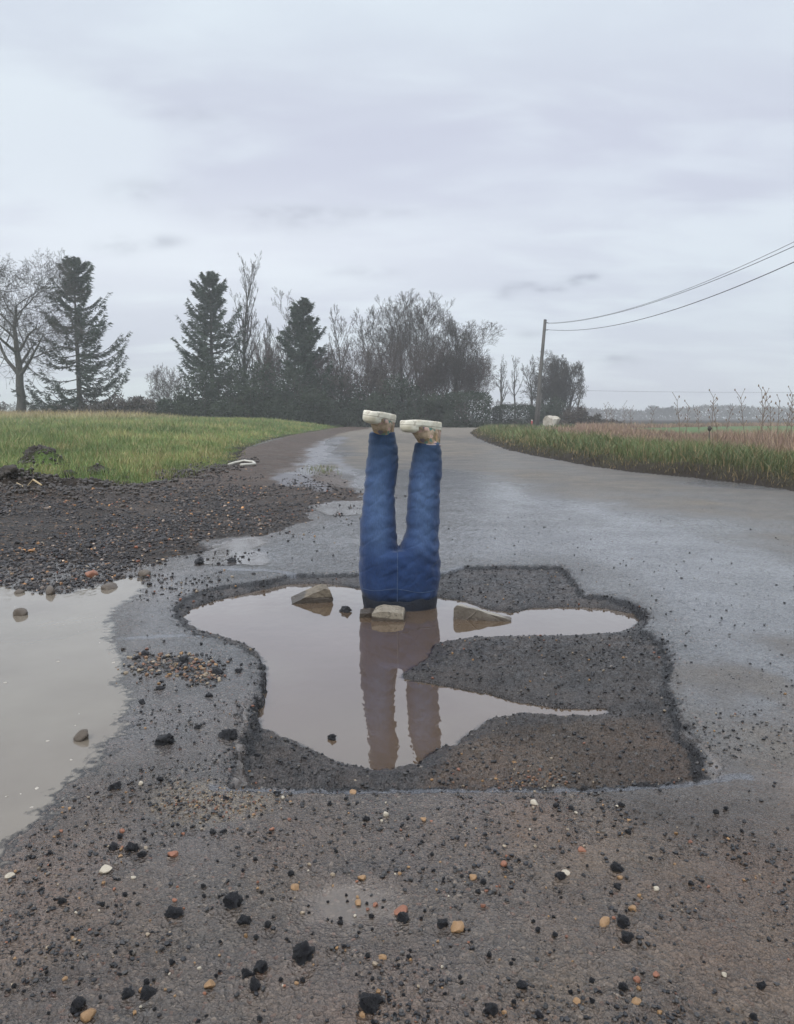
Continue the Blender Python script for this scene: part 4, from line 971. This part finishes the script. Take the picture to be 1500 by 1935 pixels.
def cards(P, D, Ln, Wd, rg):
    """narrow leaf-like triangles at P pointing along D"""
    D = D/(np.linalg.norm(D, axis=1)[:, None]+1e-9); S_ = np.cross(D, rg.normal(size=D.shape)); S_ /= np.linalg.norm(S_, axis=1)[:, None]+1e-9
    V = np.stack([P - S_*Wd[:, None]/2, P + S_*Wd[:, None]/2, P + D*Ln[:, None]], 1).reshape(-1, 3)
    return V, np.arange(len(P)*3).reshape(-1, 3)
def conifer(px, top, half, Y, seed, label, dens=1.0, clear=.05, half_l=None):
    rr = random.Random(seed); rg = np.random.default_rng(seed)
    x, y, z = base_at(px, Y); H = atd(px, top, Y)[2]-z; W = half*Y/FPX; WL = (half_l or half)*Y/FPX
    o = empty('conifer_tree', (x, y, z), label, 'tree')
    segs = [(0, 0, H*i/14, 0, 0, H*(i+1)/14, .26*(1-i/14.5), .26*(1-(i+1)/14.5)) for i in range(14)]
    seg_mesh('trunk', segs, 6, M_bark, o)
    bs = []; NP, ND = [], []
    nw = int(36*dens); 
    for i in range(nw):
        t = clear + (1-clear-.01)*(i+rr.random()*.9)/nw; nb = 5
        for k_ in range(nb):
            az = rr.uniform(0, 6.28)
            if fbm(np.array([math.cos(az)*1.3+seed]), np.array([t*7+math.sin(az)]), seed, 2)[0] < -.21 and t < .75: continue
            Rm = (WL if math.cos(az) < 0 else W)
            L = Rm*((1-t)**.76)*(rr.choice([.45, .65, .8, .95, 1.05, 1.12])*(1+.7*float(fbm(np.array([math.cos(az)*1.6+seed*3]), np.array([t*9.0]), seed+1, 2)[0])))*(.75 if t < .12 else 1) + .12
            c = np.array([0, 0, H*t]); e = -.05 + .65*t + rr.gauss(0, .13); ns = 7; p = c.copy(); pr = p
            for s in range(ns):
                f_ = (s+1)/ns; q = c + np.array([math.cos(az), math.sin(az)*1.0, 0])*L*f_ + np.array([0, 0, L*(e*f_ - .22*math.sin(f_*3.0)*(1-t) + .28*f_**3)])
                bs.append((*pr, *q, .045*(1-s/ns)+.012, .045*(1-(s+1)/ns)+.012))
                if f_ > .22:
                    m_n = int((3 + 7*f_)*min(1, L/1.5+.3)*rr.uniform(.4, 2.0))
                    for _ in range(m_n):
                        a_ = az + rr.choice([-1, 1])*rr.uniform(.3, 1.3); ln = rr.uniform(.15, .62)*(.6+.5*(1-f_))*min(1, L/2.2+.12)
                        w = pr + (q-pr)*rr.random(); d = np.array([math.cos(a_), math.sin(a_), rr.uniform(-.45, .25)]) 
                        for j in range(3):
                            NP.append(w + d*ln*j/3 + np.array([rr.gauss(0, .03) for _ in range(3)]) - np.array([0, 0, .10*rr.random()])); ND.append(d + np.array([rr.gauss(0, .35), rr.gauss(0, .35), rr.gauss(0, .3)]))
                pr = q
    seg_mesh('branches', bs, 3, M_bark, o)
    NP = np.array(NP); ND = np.array(ND); n = len(NP)
    V, F = cards(NP, ND, rg.uniform(.16, .38, n), rg.uniform(.05, .12, n), rg)
    mk('crown', V, F, M_needle, o, smooth=False)
    return o
bare_tree(38, 482, -95, 178, 66, 11, 'spreading bare oak at the far left with a forked trunk', levels=5, clear=.30, ratio=.66, ang=58, nch=(11, 7, 6, 4, 4), r0=.42, up=.10, wig=.14, twig=.0115)
conifer(152, 486, 124, 69, 3, 'tall ragged conifer right of the spreading bare oak', 1.3)
conifer(403, 515, 108, 72, 5, 'dark conifer left of the tall thin bare tree', 1.3)
bare_tree(463, 478, 420, 500, 75, 21, 'tallest thin bare tree behind the left conifers', levels=4, clear=.2, ratio=.36, ang=34, nch=(26, 7, 5, 4), r0=.22, up=.35, wig=.07, twig=.010)
conifer(577, 566, 68, 70, 7, 'small dark conifer in the middle of the tree line', 1.2, half_l=78)
bare_tree(545, 534, 505, 600, 77, 25, 'bare tree rising behind the small middle conifer', levels=5, clear=.2, ratio=.5, ang=34, nch=(12, 6, 5, 4, 3), r0=.2, up=.3, wig=.09, twig=.009)
bare_tree(640, 572, 612, 682, 76, 27, 'slender bare tree in the gap right of the middle conifer', levels=4, clear=.25, ratio=.42, ang=36, nch=(16, 7, 5, 4), r0=.14, up=.3, wig=.1, twig=.010)
bare_tree(708, 582, 668, 760, 74, 29, 'bare rounded tree left of the big bushy one', levels=5, clear=.15, ratio=.55, ang=38, nch=(9, 6, 5, 4, 3), r0=.15, up=.2, wig=.12, twig=.009, stems=2, spread=.5)
bare_tree(788, 553, 712, 862, 73, 31, 'biggest bushy bare tree with upright fanned branches', levels=5, clear=.12, ratio=.56, ang=33, nch=(8, 6, 5, 4, 3), r0=.13, up=.26, wig=.08, twig=.0085, stems=6, spread=1.6)
bare_tree(862, 598, 796, 936, 71, 33, 'bushy bare tree arching right above the clipped hedge end', levels=5, clear=.10, ratio=.58, ang=40, nch=(8, 6, 5, 4, 3), r0=.13, up=.14, wig=.10, twig=.0085, stems=5, spread=1.2)
bare_tree(492, 590, 450, 530, 73, 35, 'short bare tree right of the tallest thin one', levels=5, clear=.15, ratio=.52, ang=38, nch=(8, 6, 5, 4, 3), r0=.12, up=.2, wig=.12, twig=.009, stems=2, spread=.5)
bare_tree(322, 690, 285, 350, 70, 37, 'scraggy low bare shrub at the left foot of the dark conifer', m_=M_twig2, levels=4, clear=.1, ratio=.6, ang=50, nch=(7, 6, 5, 3), r0=.06, up=.1, wig=.14, twig=.009, stems=4, spread=.9)
for px, top, xl, xr, sd2, lab in ((612, 652, 570, 660, 131, 'low brownish bare shrub below the gap right of the middle conifer'), (668, 640, 620, 725, 133, 'brownish bare shrub under the rounded bare tree'), (745, 622, 690, 805, 135, 'brownish bare shrub under the left half of the biggest bushy tree'),
        (832, 640, 775, 900, 137, 'russet bare shrub under the right half of the biggest bushy tree'), (520, 640, 480, 560, 139, 'low grey bare shrub between the left conifers and the middle one'), (890, 665, 850, 925, 141, 'small bare shrub growing out of the clipped hedge end')):
    bare_tree(px, top, xl, xr, 70.5, sd2, lab, m_=M_twig2, levels=4, clear=.05, ratio=.62, ang=42, nch=(8, 6, 5, 4), r0=.05, up=.18, wig=.12, twig=.008, stems=5, spread=1.4)
bare_tree(945, 668, 922, 962, 88, 39, 'thin ivy clad bare tree right of the gap in the hedge', levels=4, clear=.3, ratio=.4, ang=38, nch=(12, 6, 4, 4), r0=.2, up=.25, wig=.1, twig=.011)
bare_tree(972, 670, 958, 990, 92, 41, 'second thin bare tree left of the utility pole', levels=4, clear=.35, ratio=.35, ang=36, nch=(12, 6, 4, 4), r0=.15, up=.3, wig=.08, twig=.011)
bare_tree(1003, 672, 982, 1024, 88, 43, 'bare tree just behind the utility pole', levels=5, clear=.15, ratio=.5, ang=36, nch=(9, 6, 5, 4, 3), r0=.18, up=.25, wig=.1, twig=.009)
bare_tree(1042, 666, 1005, 1080, 86, 45, 'rounded bare tree right of the utility pole', levels=5, clear=.12, ratio=.58, ang=46, nch=(9, 7, 5, 4, 4), r0=.16, up=.12, wig=.1, twig=.011, stems=4, spread=1.0)
bare_tree(1072, 680, 1042, 1100, 88, 47, 'bare tree at the right end of the distant clump', levels=5, clear=.12, ratio=.58, ang=48, nch=(8, 7, 5, 4, 4), r0=.16, up=.1, wig=.12, twig=.011, stems=3, spread=.8)
bare_tree(1091, 728, 1082, 1104, 80, 49, 'stubby little bare tree ending the clump on the right', levels=3, clear=.2, ratio=.35, ang=40, nch=(8, 5, 4), r0=.14, up=.2, wig=.1, twig=.014)

def bush(px, top, xl, xr, Y, seed, label, m_=M_ever, n=2600, group=None, name='bush', size=(.10, .26), boxy=False, dep=1.6, bottom=0.0, stems=14):
    rg = np.random.default_rng(seed); x, y, z = base_at(px, Y); H = atd(px, top, Y)[2]-z; sx = Y/FPX; wl, wr = (px-xl)*sx, (xr-px)*sx
    nb = 16; C = []
    for i in range(nb):
        t = rg.uniform(-1, 1); zz_ = rg.uniform(.15, .85); C.append(((t*(wl if t < 0 else wr))*.72, rg.uniform(-.6, .6)*dep, H*zz_*(1 if boxy else (1-.45*t*t)), rg.uniform(.18, .34)))
    C = np.array(C)
    if boxy:
        U3 = rg.uniform(-1, 1, (n, 3)); pw = 6; nn = (np.abs(U3)**pw).sum(1)**(1/pw); U3 = U3/nn[:, None]*(rg.random((n, 1))**.18)
        P = np.stack([np.where(U3[:, 0] < 0, U3[:, 0]*wl, U3[:, 0]*wr), U3[:, 1]*dep, H/2+U3[:, 2]*H/2], 1)
        P[:, 2] += .12*H*fbm(P[:, 0]*1.2, P[:, 1]*1.2, seed, 3)
    else:
        ci = rg.integers(0, nb, n); d = rg.normal(size=(n, 3)); d /= np.linalg.norm(d, axis=1)[:, None]; r_ = rg.random(n)**.4
        rad = C[ci, 3]*np.array([1.0])*min(H, wl+wr)*1.0
        P = C[ci, :3] + d*(r_*rad)[:, None]
        low = rg.random(n) < .3; P[low, 2] = rg.random(low.sum())*H*.4; P[low, 0] = rg.uniform(-wl, wr, low.sum())
        P[:, 2] = np.clip(P[:, 2], 0.02, H*1.03); P[:, 0] = np.clip(P[:, 0], -wl*1.05, wr*1.05)
    D = rg.normal(size=(n, 3)) + np.array([0, 0, .4])
    V, F = cards(P, D, rg.uniform(*size, n)*1.3, rg.uniform(*size, n)*.7, rg)
    o = empty(name, (x, y, z), label, 'hedge' if 'hedge' in name else 'bush', group)
    mk('foliage', V, F, m_, o, smooth=False)
    st = []
    for i in range(stems):
        t = rg.uniform(-1, 1); p = np.zeros(3); d = np.array([t*(wl if t < 0 else wr)*.75/H, rg.uniform(-.3, .3), 1.0]); L = H*rg.uniform(.75, 1.12)*(.9 if boxy else 1-.3*t*t)
        for j in range(5):
            q = p + d*L/5 + rg.normal(size=3)*.05*H/3; st.append((*p, *q, .03*(1-j/6), .03*(1-(j+1)/6))); p = q
    seg_mesh('stems', st, 3, M_twig2, o)
    return o
GB = 'dark bushes massed under the tree line'
LB = 'dark evergreen bush massed under the tree line'
for i, (px, top, xl, xr, Y, mm, lab) in enumerate(((215,742,140,275,66,M_brush,'brown twiggy bush filling the space right of the ragged conifer'),(265,752,215,330,67,M_brush,'low brown bush in the gap between the two left conifers'),(330,742,290,380,67,M_ever,'dark bush in front of the scraggy low shrub'),(385,700,330,440,68,M_ever,'dark bush at the foot of the dark left conifer'),(440,682,385,500,69,M_ever,'tall dark bush under the tallest thin tree'),(500,682,455,550,69,M_ever,'dark bush right of the tallest thin tree'),(555,690,500,610,68,M_ever,'dark bush under the middle conifer'),
        (610,700,560,660,69,M_ever,'dark bush below the slender bare tree'),(660,700,610,710,70,M_ever,'dark bush left of the raised shoes'),(712,688,665,765,70,M_brush,'brown bush right behind the raised shoes'),(765,690,715,815,69,M_ever,'dark bush under the biggest bushy tree'),(815,680,765,865,70,M_brush,'russet bush between the biggest bushy tree and the clipped hedge end'),(470,722,400,540,66.5,M_ever,'low dark front bush below the tallest thin tree'),(590,735,530,650,66.5,M_ever,'low dark front bush below the middle conifer'),(700,738,650,760,67,M_ever,'low dark front bush straight behind the shoes'),(800,735,755,850,67,M_ever,'low dark front bush left of the clipped hedge end'))):
    bush(px, top, xl, xr, Y, 60+i, lab, mm, 4800, 'bushes massed under the tree line')
bush(60, 752, -60, 140, 90, 85, 'low brown brush behind the spreading oak', M_brush, 2500)
bush(160, 748, 90, 230, 72, 86, 'low brown brush under the ragged conifer', M_brush, 2500)
bush(880, 742, 838, 926, 66, 81, 'clipped dark hedge end with a rounded top at the bend', M_ever, 5200, name='hedge', boxy=True, dep=2.0, size=(.08, .2))
bush(970, 766, 930, 1012, 74, 82, 'low clipped hedge left of the utility pole', M_ever, 4200, name='hedge', boxy=True, dep=1.2, size=(.08, .2))
bush(1045, 748, 1005, 1075, 80, 83, 'dark ivy covered bush behind the utility pole', M_ever, 3000)
bush(1030, 712, 1005, 1060, 87, 87, 'dark ivy filling the middle of the distant clump', M_ever, 2600)
bush(1085, 770, 1055, 1125, 72, 84, 'brown bramble mound right of the pale boulder', M_brush, 2400)
bush(1135, 782, 1095, 1180, 76, 88, 'low reddish bramble trailing off to the right', M_brush, 2000)

# far hedgeline and far trees
rg = np.random.default_rng(77); n = 16000; xs = rg.uniform(60, 330, n); yd = 330 + rg.normal(size=n)*5
hh = 4.6 + 3.0*fbm(xs*.03, xs*0, 501, 4) + 1.2*fbm(xs*.2, xs*0, 503, 3); P = np.stack([xs, yd, -.1 + rg.random(n)**.7*hh], 1)
V, F = cards(P, rg.normal(size=(n, 3)), rg.uniform(.7, 1.6, n), rg.uniform(.4, 1.0, n), rg)
tag(mk('far_wood', V, F, M_brush, smooth=False), 'dim wooded hedge line along the horizon at the right', 'wood', kind='stuff')
n = 9000; xs = rg.uniform(-230, 60, n); yd = 330 + rg.normal(size=n)*5; P = np.stack([xs, yd, rg.random(n)**.7*(6.5+2*fbm(xs*.05, xs*0, 505, 3))], 1)
V, F = cards(P, rg.normal(size=(n, 3)), rg.uniform(.7, 1.6, n), rg.uniform(.4, 1.0, n), rg)
tag(mk('far_wood', V, F, M_brush, smooth=False), 'dim wood on the horizon behind the left trees', 'wood', kind='stuff')
for px, top, xl, xr, sd__, lab in ((1236, 766, 1222, 1250, 91, 'left one of two round bare trees on the horizon'), (1262, 767, 1250, 1274, 93, 'right one of two round bare trees on the horizon'), (1375, 772, 1358, 1394, 95, 'round bare tree alone on the horizon'), (1312, 780, 1305, 1320, 97, 'tiny tree on the horizon between the round ones'), (1405, 777, 1396, 1418, 99, 'small tree on the horizon right of the lone round one')):
    Y = 300; x, y, z = atd(px, 790, Y)[0], Y, -.1; H = atd(px, top, Y)[2]-z; sx = Y/FPX
    s = fit(grow(random.Random(sd__), H, levels=3, clear=.12, ratio=.6, ang=55, nch=(9, 8, 7), r0=.25, up=.1, wig=.12, twig=.06), H, (px-xl)*sx, (xr-px)*sx)
    o = empty('bare_tree', (x, y, z), lab, 'tree'); seg_mesh('trunk', s[0], 5, M_bark, o); seg_mesh('crown', s[1], 3, M_twig, o)

# ------------------------------------------------------------------ utility poles and cables
pb = atd(1012, 806, 62); pt = atd(1030, 605, 62)
p2b = (19.5, 12.0); 
def pole(x, y, z, xt, zt, lab):
    o = empty('utility_pole', (x, y, z), lab, 'utility pole'); H = zt-z
    pts = [((xt-x)*t, 0, H*t) for t in (0, .25, .5, .75, 1)]; tube('post', pts, [.16, .15, .14, .125, .115], M_wood, o, 12)
    cx = xt-x
    tube('cap', [(cx, 0, H-.02), (cx+.01, 0, H+.05)], [.13, .10], M_cable, o, 12)
    for dz in (.22, .75): tube('bracket', [(cx-.02, -.10, H-dz), (cx+.20, -.22, H-dz)], .035, M_cable, o, 6)
    tube('cable_guard', [(.19, -.06, 0), (.19+cx*.33, -.06, H*.33)], .05, M_wood, o, 6)
    return o
gzp = gz(pb[0], 62)
pole(pb[0], 62, gzp, pt[0], pt[2], 'leaning wooden utility pole standing right of the distant hedge')
p2top = atd(1500, 440, 31)
dirx = (p2top[0]-pt[0])/(31-62); far_y = 8.0
x2 = pt[0] + dirx*(far_y-62)
pole(x2, far_y, gz(x2, far_y) if False else .1, x2, 9.5, 'near wooden utility pole that carries the cables, right of the photo')
def cable(p0, p1, sag, r_, lab):
    pts = []
    for i in range(41):
        t = i/40; q = np.array(p0)*(1-t)+np.array(p1)*t; q[2] -= sag*4*t*(1-t); pts.append(tuple(q))
    tag(tube('overhead_cable', pts, r_, M_cable, sides=6), lab, 'cable')
def cable_through(y0px, ymid, yedge, r_, lab, dxo):
    # start on the pole, pass the frame edge (px 1500) at height yedge px
    P0 = np.array(atd(1034, y0px, 62)); P0[0] += 0.05; P1 = np.array([x2+dxo, far_y, 0.])
    # solve for end height and sag from two sight lines
    def tpx(px):
        lo, hi = 0., 1.
        for _ in range(50):
            m_ = (lo+hi)/2; q = P0[:2]*(1-m_)+P1[:2]*m_; d = ray(px, 600); 
            if q[0]/q[1] < d[0]/d[1]: lo = m_
            else: hi = m_
        return m_
    rows = []
    for px, py in ymid + [(1500, yedge)]:
        t = tpx(px); q = P0[:2]*(1-t)+P1[:2]*t; z = atd(px, py, q[1])[2]; rows.append((t, z - P0[2]*(1-t)))
    A_ = np.array([[t, -4*t*(1-t)] for t, _ in rows]); bb = np.array([z for _, z in rows]); sol = np.linalg.lstsq(A_, bb, rcond=None)[0]
    P1[2] = sol[0]; cable(P0, P1, sol[1], r_, lab); return sol
print('cable', cable_through(610, [(1200, 580), (1350, 524)], 453, .010, 'uppermost of the overhead cables running right from the pole', .1))
print('cable', cable_through(611.5, [(1200, 582), (1350, 528)], 462, .013, 'middle overhead cable, close under the uppermost one', .0))
print('cable', cable_through(623, [(1200, 605), (1350, 560)], 491, .017, 'lowest and thickest overhead cable running right from the pole', -.1))
tag(tube('overhead_cable', [tuple(np.array(atd(1056, 737, 200))*(1-t)+np.array(atd(1560, 741, 200))*t - np.array([0, 0, 1.0*t*(1-t)])) for t in np.linspace(0, 1, 12)], .03, M_cable, sides=5), 'faint distant cable crossing the sky low on the right', 'cable')

# pale boulder, red marker, dark stake, weeds
M_boul = plain('whitish_boulder', (.22, .19, .14), (.58, .54, .46), .8, 1.6, .02)
V, F = rock_v(77, 4, 6, .06, .75); x, y, z = base_at(1043, 59)
o = mk('boulder', V*np.array([.66, .5, .86]), F, M_boul); o.location = (x, y, z+.42); tag(o, 'pale whitish boulder on the grass right of the utility pole', 'boulder')
M_red = plain('red_paint', (.30, .04, .03), (.4, .06, .05), .5, 10, .001)
x, y, z = base_at(1005, 60); o = empty('marker_post', (x, y, z), 'short red marker post at the foot of the utility pole', 'marker post')
tube('post', [(0, 0, 0), (0, 0, .62)], .06, M_red, o, 8); tube('cap', [(0, 0, .62), (0, 0, .70)], [.065, .03], M_sole, o, 8)
x, y, z = base_at(1341, 17); o = empty('stake', (x, y, z), 'short dark stake among the dead grass at the right', 'stake')
ztop = atd(1341, 806, 17)[2]-z-.02
tube('shaft', [(0, 0, 0), (.01, 0, ztop*.5), (0, 0, ztop)], .012, M_bark, o, 6); tube('knob', [(0, 0, ztop-.07), (0.01, 0, ztop-.02), (0, 0, ztop+.03)], [.03, .05, .02], M_bark, o, 8)
M_dead = plain('dead_stalk', (.16, .12, .09), (.24, .18, .13), .85, 8, .002)
weed_labels = ('left one of the two weeds standing first in the tall row at the right', 'slim weed close beside the first of the tall row at the right', 'weed with upright fork in the middle of the right hand row', 'bushier weed touching the forked middle one', 'weed standing between the middle pair and the tallest group', 'weed leaning next to the tallest one at the right', 'tallest dead weed of all, near the right edge', 'weed just right of the tallest one', 'short weed two places right of the tallest one', 'rightmost dead weed, cut by the edge of the photo',
    'far small weed just right of the brown brambles', 'far weed in the gap between brambles and horizon trees', 'faint weed touching the first far small weed', 'faint far weed left of the round trees on the horizon', 'low weed right in front of the lone round tree on the horizon', 'low weed left of the lone round tree on the horizon', 'low weed under the tallest group at the right', 'weed below the pair of round trees on the horizon')
rr = random.Random(5)
for i, (px, top, Y) in enumerate(((1285,757,17),(1297,768,18),(1350,752,17),(1361,762,16),(1412,752,16),(1436,744,15),(1446,738,15.5),(1470,758,15),(1483,748,15.5),(1497,754,15),(1150,768,30),(1183,766,28),(1155,772,31),(1195,775,27),(1370,775,19),(1325,776,20),(1460,770,16),(1228,778,24))):
    x, y, z = base_at(px, Y); H = atd(px, top, Y)[2]-z; segs = []; pp = np.array([0., 0, 0]); dd = np.array([rr.uniform(-.12, .12), rr.uniform(-.05, .05), 1]); heads = []
    for j in range(8):
        q = pp + dd*H/8; segs.append((*pp, *q, .009-.0006*j, .0085-.0006*j)); dd[0] += rr.gauss(0, .04)
        if j >= 3:
            for s in (-1, 1):
                if rr.random() < .8:
                    L = H*rr.uniform(.06, .16); e = q + np.array([s*L*.6, rr.uniform(-.5, .5)*L, L]); segs.append((*q, *e, .005, .004)); heads.append(e)
        pp = q
    heads.append(pp); o = empty('dead_weed', (x, y, z), weed_labels[i], 'weed', 'tall dead weeds along the right verge')
    seg_mesh('stalk', segs, 4, M_dead, o)
    rgh = np.random.default_rng(i+900)
    for h_ in heads:
        V, F = rock_v(int(rgh.integers(999)), 2, 2, .12, 1.4); hs = rgh.uniform(.006, .016); ho = mk('seed_head', V*hs*[1, 1, 1.3], F, M_dead, o, smooth=False); ho.location = h_

# ------------------------------------------------------------------ grass
def blades(name, P, Hh, Wd, C, label, lean=.35, m_=M_grass, cat='grass'):
    rg = np.random.default_rng(len(P)); n = len(P); a = rg.uniform(0, 6.28, n); S_ = np.stack([np.cos(a), np.sin(a)*.5, a*0], 1)*Wd[:, None]/2
    b2 = rg.uniform(0, 6.28, n); Ld = np.stack([np.cos(b2), np.sin(b2), b2*0], 1)*(Hh*rg.uniform(.05, lean*2, n))[:, None]
    up = np.stack([a*0, a*0, Hh], 1)
    v0, v1 = P-S_, P+S_; v2, v3 = P+up*.55+Ld*.3+S_*.8, P+up*.55+Ld*.3-S_*.8; v4 = P+up+Ld
    V = np.stack([v0, v1, v2, v3, v4], 1).reshape(-1, 3); base = (np.arange(n)*5)[:, None]
    cc = np.stack([C*.75, C*.75, C, C, C*1.12], 1).reshape(-1, 3)
    cc = np.repeat(C, 5, 0)
    return tag(mk(name, V, [base+np.array([0, 1, 2, 3]), base+np.array([3, 2, 4])], m_, smooth=False, cols={'tint': cc}), label, cat, kind='stuff')
rg = np.random.default_rng(31); n = 260000
yy = np.exp(rg.uniform(math.log(7.5), math.log(85), n)); xx = yy*rg.uniform(-.72, .02, n); ff = fields(xx, yy, False)
soil = np.maximum(ss(-1.0, .15, ff['sl'] + 1.6*fbm(xx*1.4, yy*1.4, 201, 4))*.95 + .9*ss(.08, .25, fbm(xx*1.1, yy*.8, 621, 4))*ss(-3.5, -1, ff['sl']), 0)
for (px, py, hx, hy) in ((82,900,.5,.9), (186,905,.3,.8), (20,935,1.3,.9), (140,925,.7,.8)):
    cx, cy = at(px, py); soil = np.maximum(soil, 1.3*np.exp(-((xx-cx)/hx)**2-((yy-cy)/hy)**2))
ridge = np.zeros(n)
for (px, py, hx, hy) in ((605,893,.22,.7),):
    cx, cy = at(px, py); ridge = np.maximum(ridge, np.exp(-((xx-cx)/hx)**2-((yy-cy)/hy)**2))
keep = ((ff['sl'] < .05) & (rg.random(n) > soil*.93)) | (rg.random(n) < ridge*.35)
xx, yy, ff_r = xx[keep], yy[keep], ridge[keep]; slk = ff['sl'][keep]; zz = ff['z'][keep]; n = len(xx)
pat = fbm(xx*.35, yy*.2, 601, 4); pat2 = fbm(xx*2, yy*1.2, 603, 3)
Hh = (.05 + .10*ss(0, -1.2, slk) + .14*ss(-2.2, -5.5, slk))*rg.uniform(.6, 1.35, n)*(1+.5*pat2); Hh = np.where(ff_r > .3, .07, Hh)
tallb = ss(45, 62, yy)*ss(-14, -22, xx); Hh = Hh*(1+1.5*tallb)
C = np.array([.15, .22, .070])*(1+1.1*pat[:, None])*(1+.9*pat2[:, None]) ; yel = ss(.0, .25, pat2+pat*.6+rg.normal(size=n)*.12)[:, None]
C = C*(1-yel) + yel*np.array([.29, .28, .11]); edge = ss(-1.0, 0, slk)[:, None]; C = C*(1-edge*.6) + edge*.6*np.array([.13, .13, .05])
C = C*(1-tallb[:, None]) + tallb[:, None]*np.array([.42, .32, .17]); dead = (rg.random(n) < .10+.35*ss(.1, .3, pat2))[:, None]; C = np.where(dead, np.array([.30, .24, .12]), C)
C = C*rg.uniform(.7, 1.3, (n, 1))
blades('grass', np.stack([xx, yy, zz-.01], 1), Hh, .0045*np.maximum(1, yy/6.5), C, 'long green grass covering the field on the left')
# right verge
n = 230000; yy = np.exp(rg.uniform(math.log(6.5), math.log(85), n)); xx = yy*rg.uniform(.08, .8, n); ff = fields(xx, yy, False)
dist = -sdf(R_, xx, yy, 14.0) - .4*fbm(xx*.9, yy*.9, 41, 4)*.5
green = (dist > .02) & (dist < 2.6+1.0*fbm(xx*.5, yy*.5, 611, 3)); dd_ = (dist >= 1.6) & (dist < 6.5) & ~green & ~((yy > 34) & (xx/yy > .15) & (xx/yy < .225))
keep = green & (rg.random(n) < .25+.75*ss(0, .5, dist))
x1, y1, z1, d1 = xx[keep], yy[keep], ff['z'][keep], dist[keep]; n1 = len(x1); pat = fbm(x1*.8, y1*.5, 613, 4)
Hh = (.06+.15*ss(.1, .9, d1))*rg.uniform(.5, 1.5, n1)*(1+1.2*fbm(x1*2.5, y1*1.5, 617, 3)); C = np.array([.115, .155, .06])*(1+1.1*pat[:, None]); lo = ss(.75, .1, d1)[:, None]
C = C*(1-lo) + lo*np.array([.075, .065, .035]); dead = (rg.random(n1) < .2)[:, None]; C = np.where(dead, np.array([.28, .21, .11]), C)*rg.uniform(.65, 1.3, (n1, 1))
blades('grass', np.stack([x1, y1, z1-.01], 1), Hh, .0045*np.maximum(1, y1/6.5), C, 'rough grass on the low bank along the right edge of the road', .5)
x1, y1, z1, d1 = xx[dd_], yy[dd_], ff['z'][dd_], dist[dd_]; n1 = len(x1); pat = fbm(x1*.6, y1*.4, 615, 4)
Hh = (.20+.10*ss(1.6, 3.5, d1)+.12*ss(16, 12, y1)*ss(5, 8, x1)+.5*pat)*rg.uniform(.5, 1.25, n1); C = np.array([.27, .185, .145])*(1+.7*pat[:, None]); st_ = (rg.random(n1) < .3)[:, None]
C = np.where(st_, np.array([.36, .27, .17]), C)*rg.uniform(.6, 1.3, (n1, 1))
blades('dead_grass', np.stack([x1, y1, z1-.01], 1), np.clip(Hh, .12, 1), .005*np.maximum(1, y1/6.5), C, 'tall red brown dead grass between the verge and the far field', .3)
n = 22000; yy = rg.uniform(64, 74, n); xx = rg.uniform(-38, 30, n); ff = fields(xx, yy, False); kp = ff['sf'] < .3; xx, yy, zz = xx[kp], yy[kp], ff['z'][kp]; n = len(xx)
blades('grass', np.stack([xx, yy, zz], 1), rg.uniform(.1, .35, n), np.full(n, .05), np.array([.07, .085, .035])*rg.uniform(.6, 1.3, (n, 1)), 'dark grass at the foot of the distant hedges')

# ------------------------------------------------------------------ haze
hz_m = bpy.data.materials.new('haze'); hz_m.use_nodes = True; nt = hz_m.node_tree; nt.nodes.clear()
out = nt.nodes.new('ShaderNodeOutputMaterial'); pv = nt.nodes.new('ShaderNodeVolumePrincipled'); pv.inputs['Color'].default_value = (.97, .985, 1.0, 1); pv.inputs['Density'].default_value = .0017
pv.inputs['Anisotropy'].default_value = .2
nt.links.new(pv.outputs[0], out.inputs['Volume'])
a = 1560; V = [(sx*a, sy*a, z_) for z_ in (-1.3, 22.0) for sx, sy in ((-1, -1), (1, -1), (1, 1), (-1, 1))]
hz = mk('haze', V, [np.array([[3, 2, 1, 0], [4, 5, 6, 7], [0, 1, 5, 4], [1, 2, 6, 5], [2, 3, 7, 6], [3, 0, 4, 7]])], hz_m, smooth=False)
tag(hz, 'thin pale mist in the air over the whole scene', 'haze', kind='stuff')
print('verts', sum(len(o.data.vertices) for o in bpy.data.objects if o.type == 'MESH'))
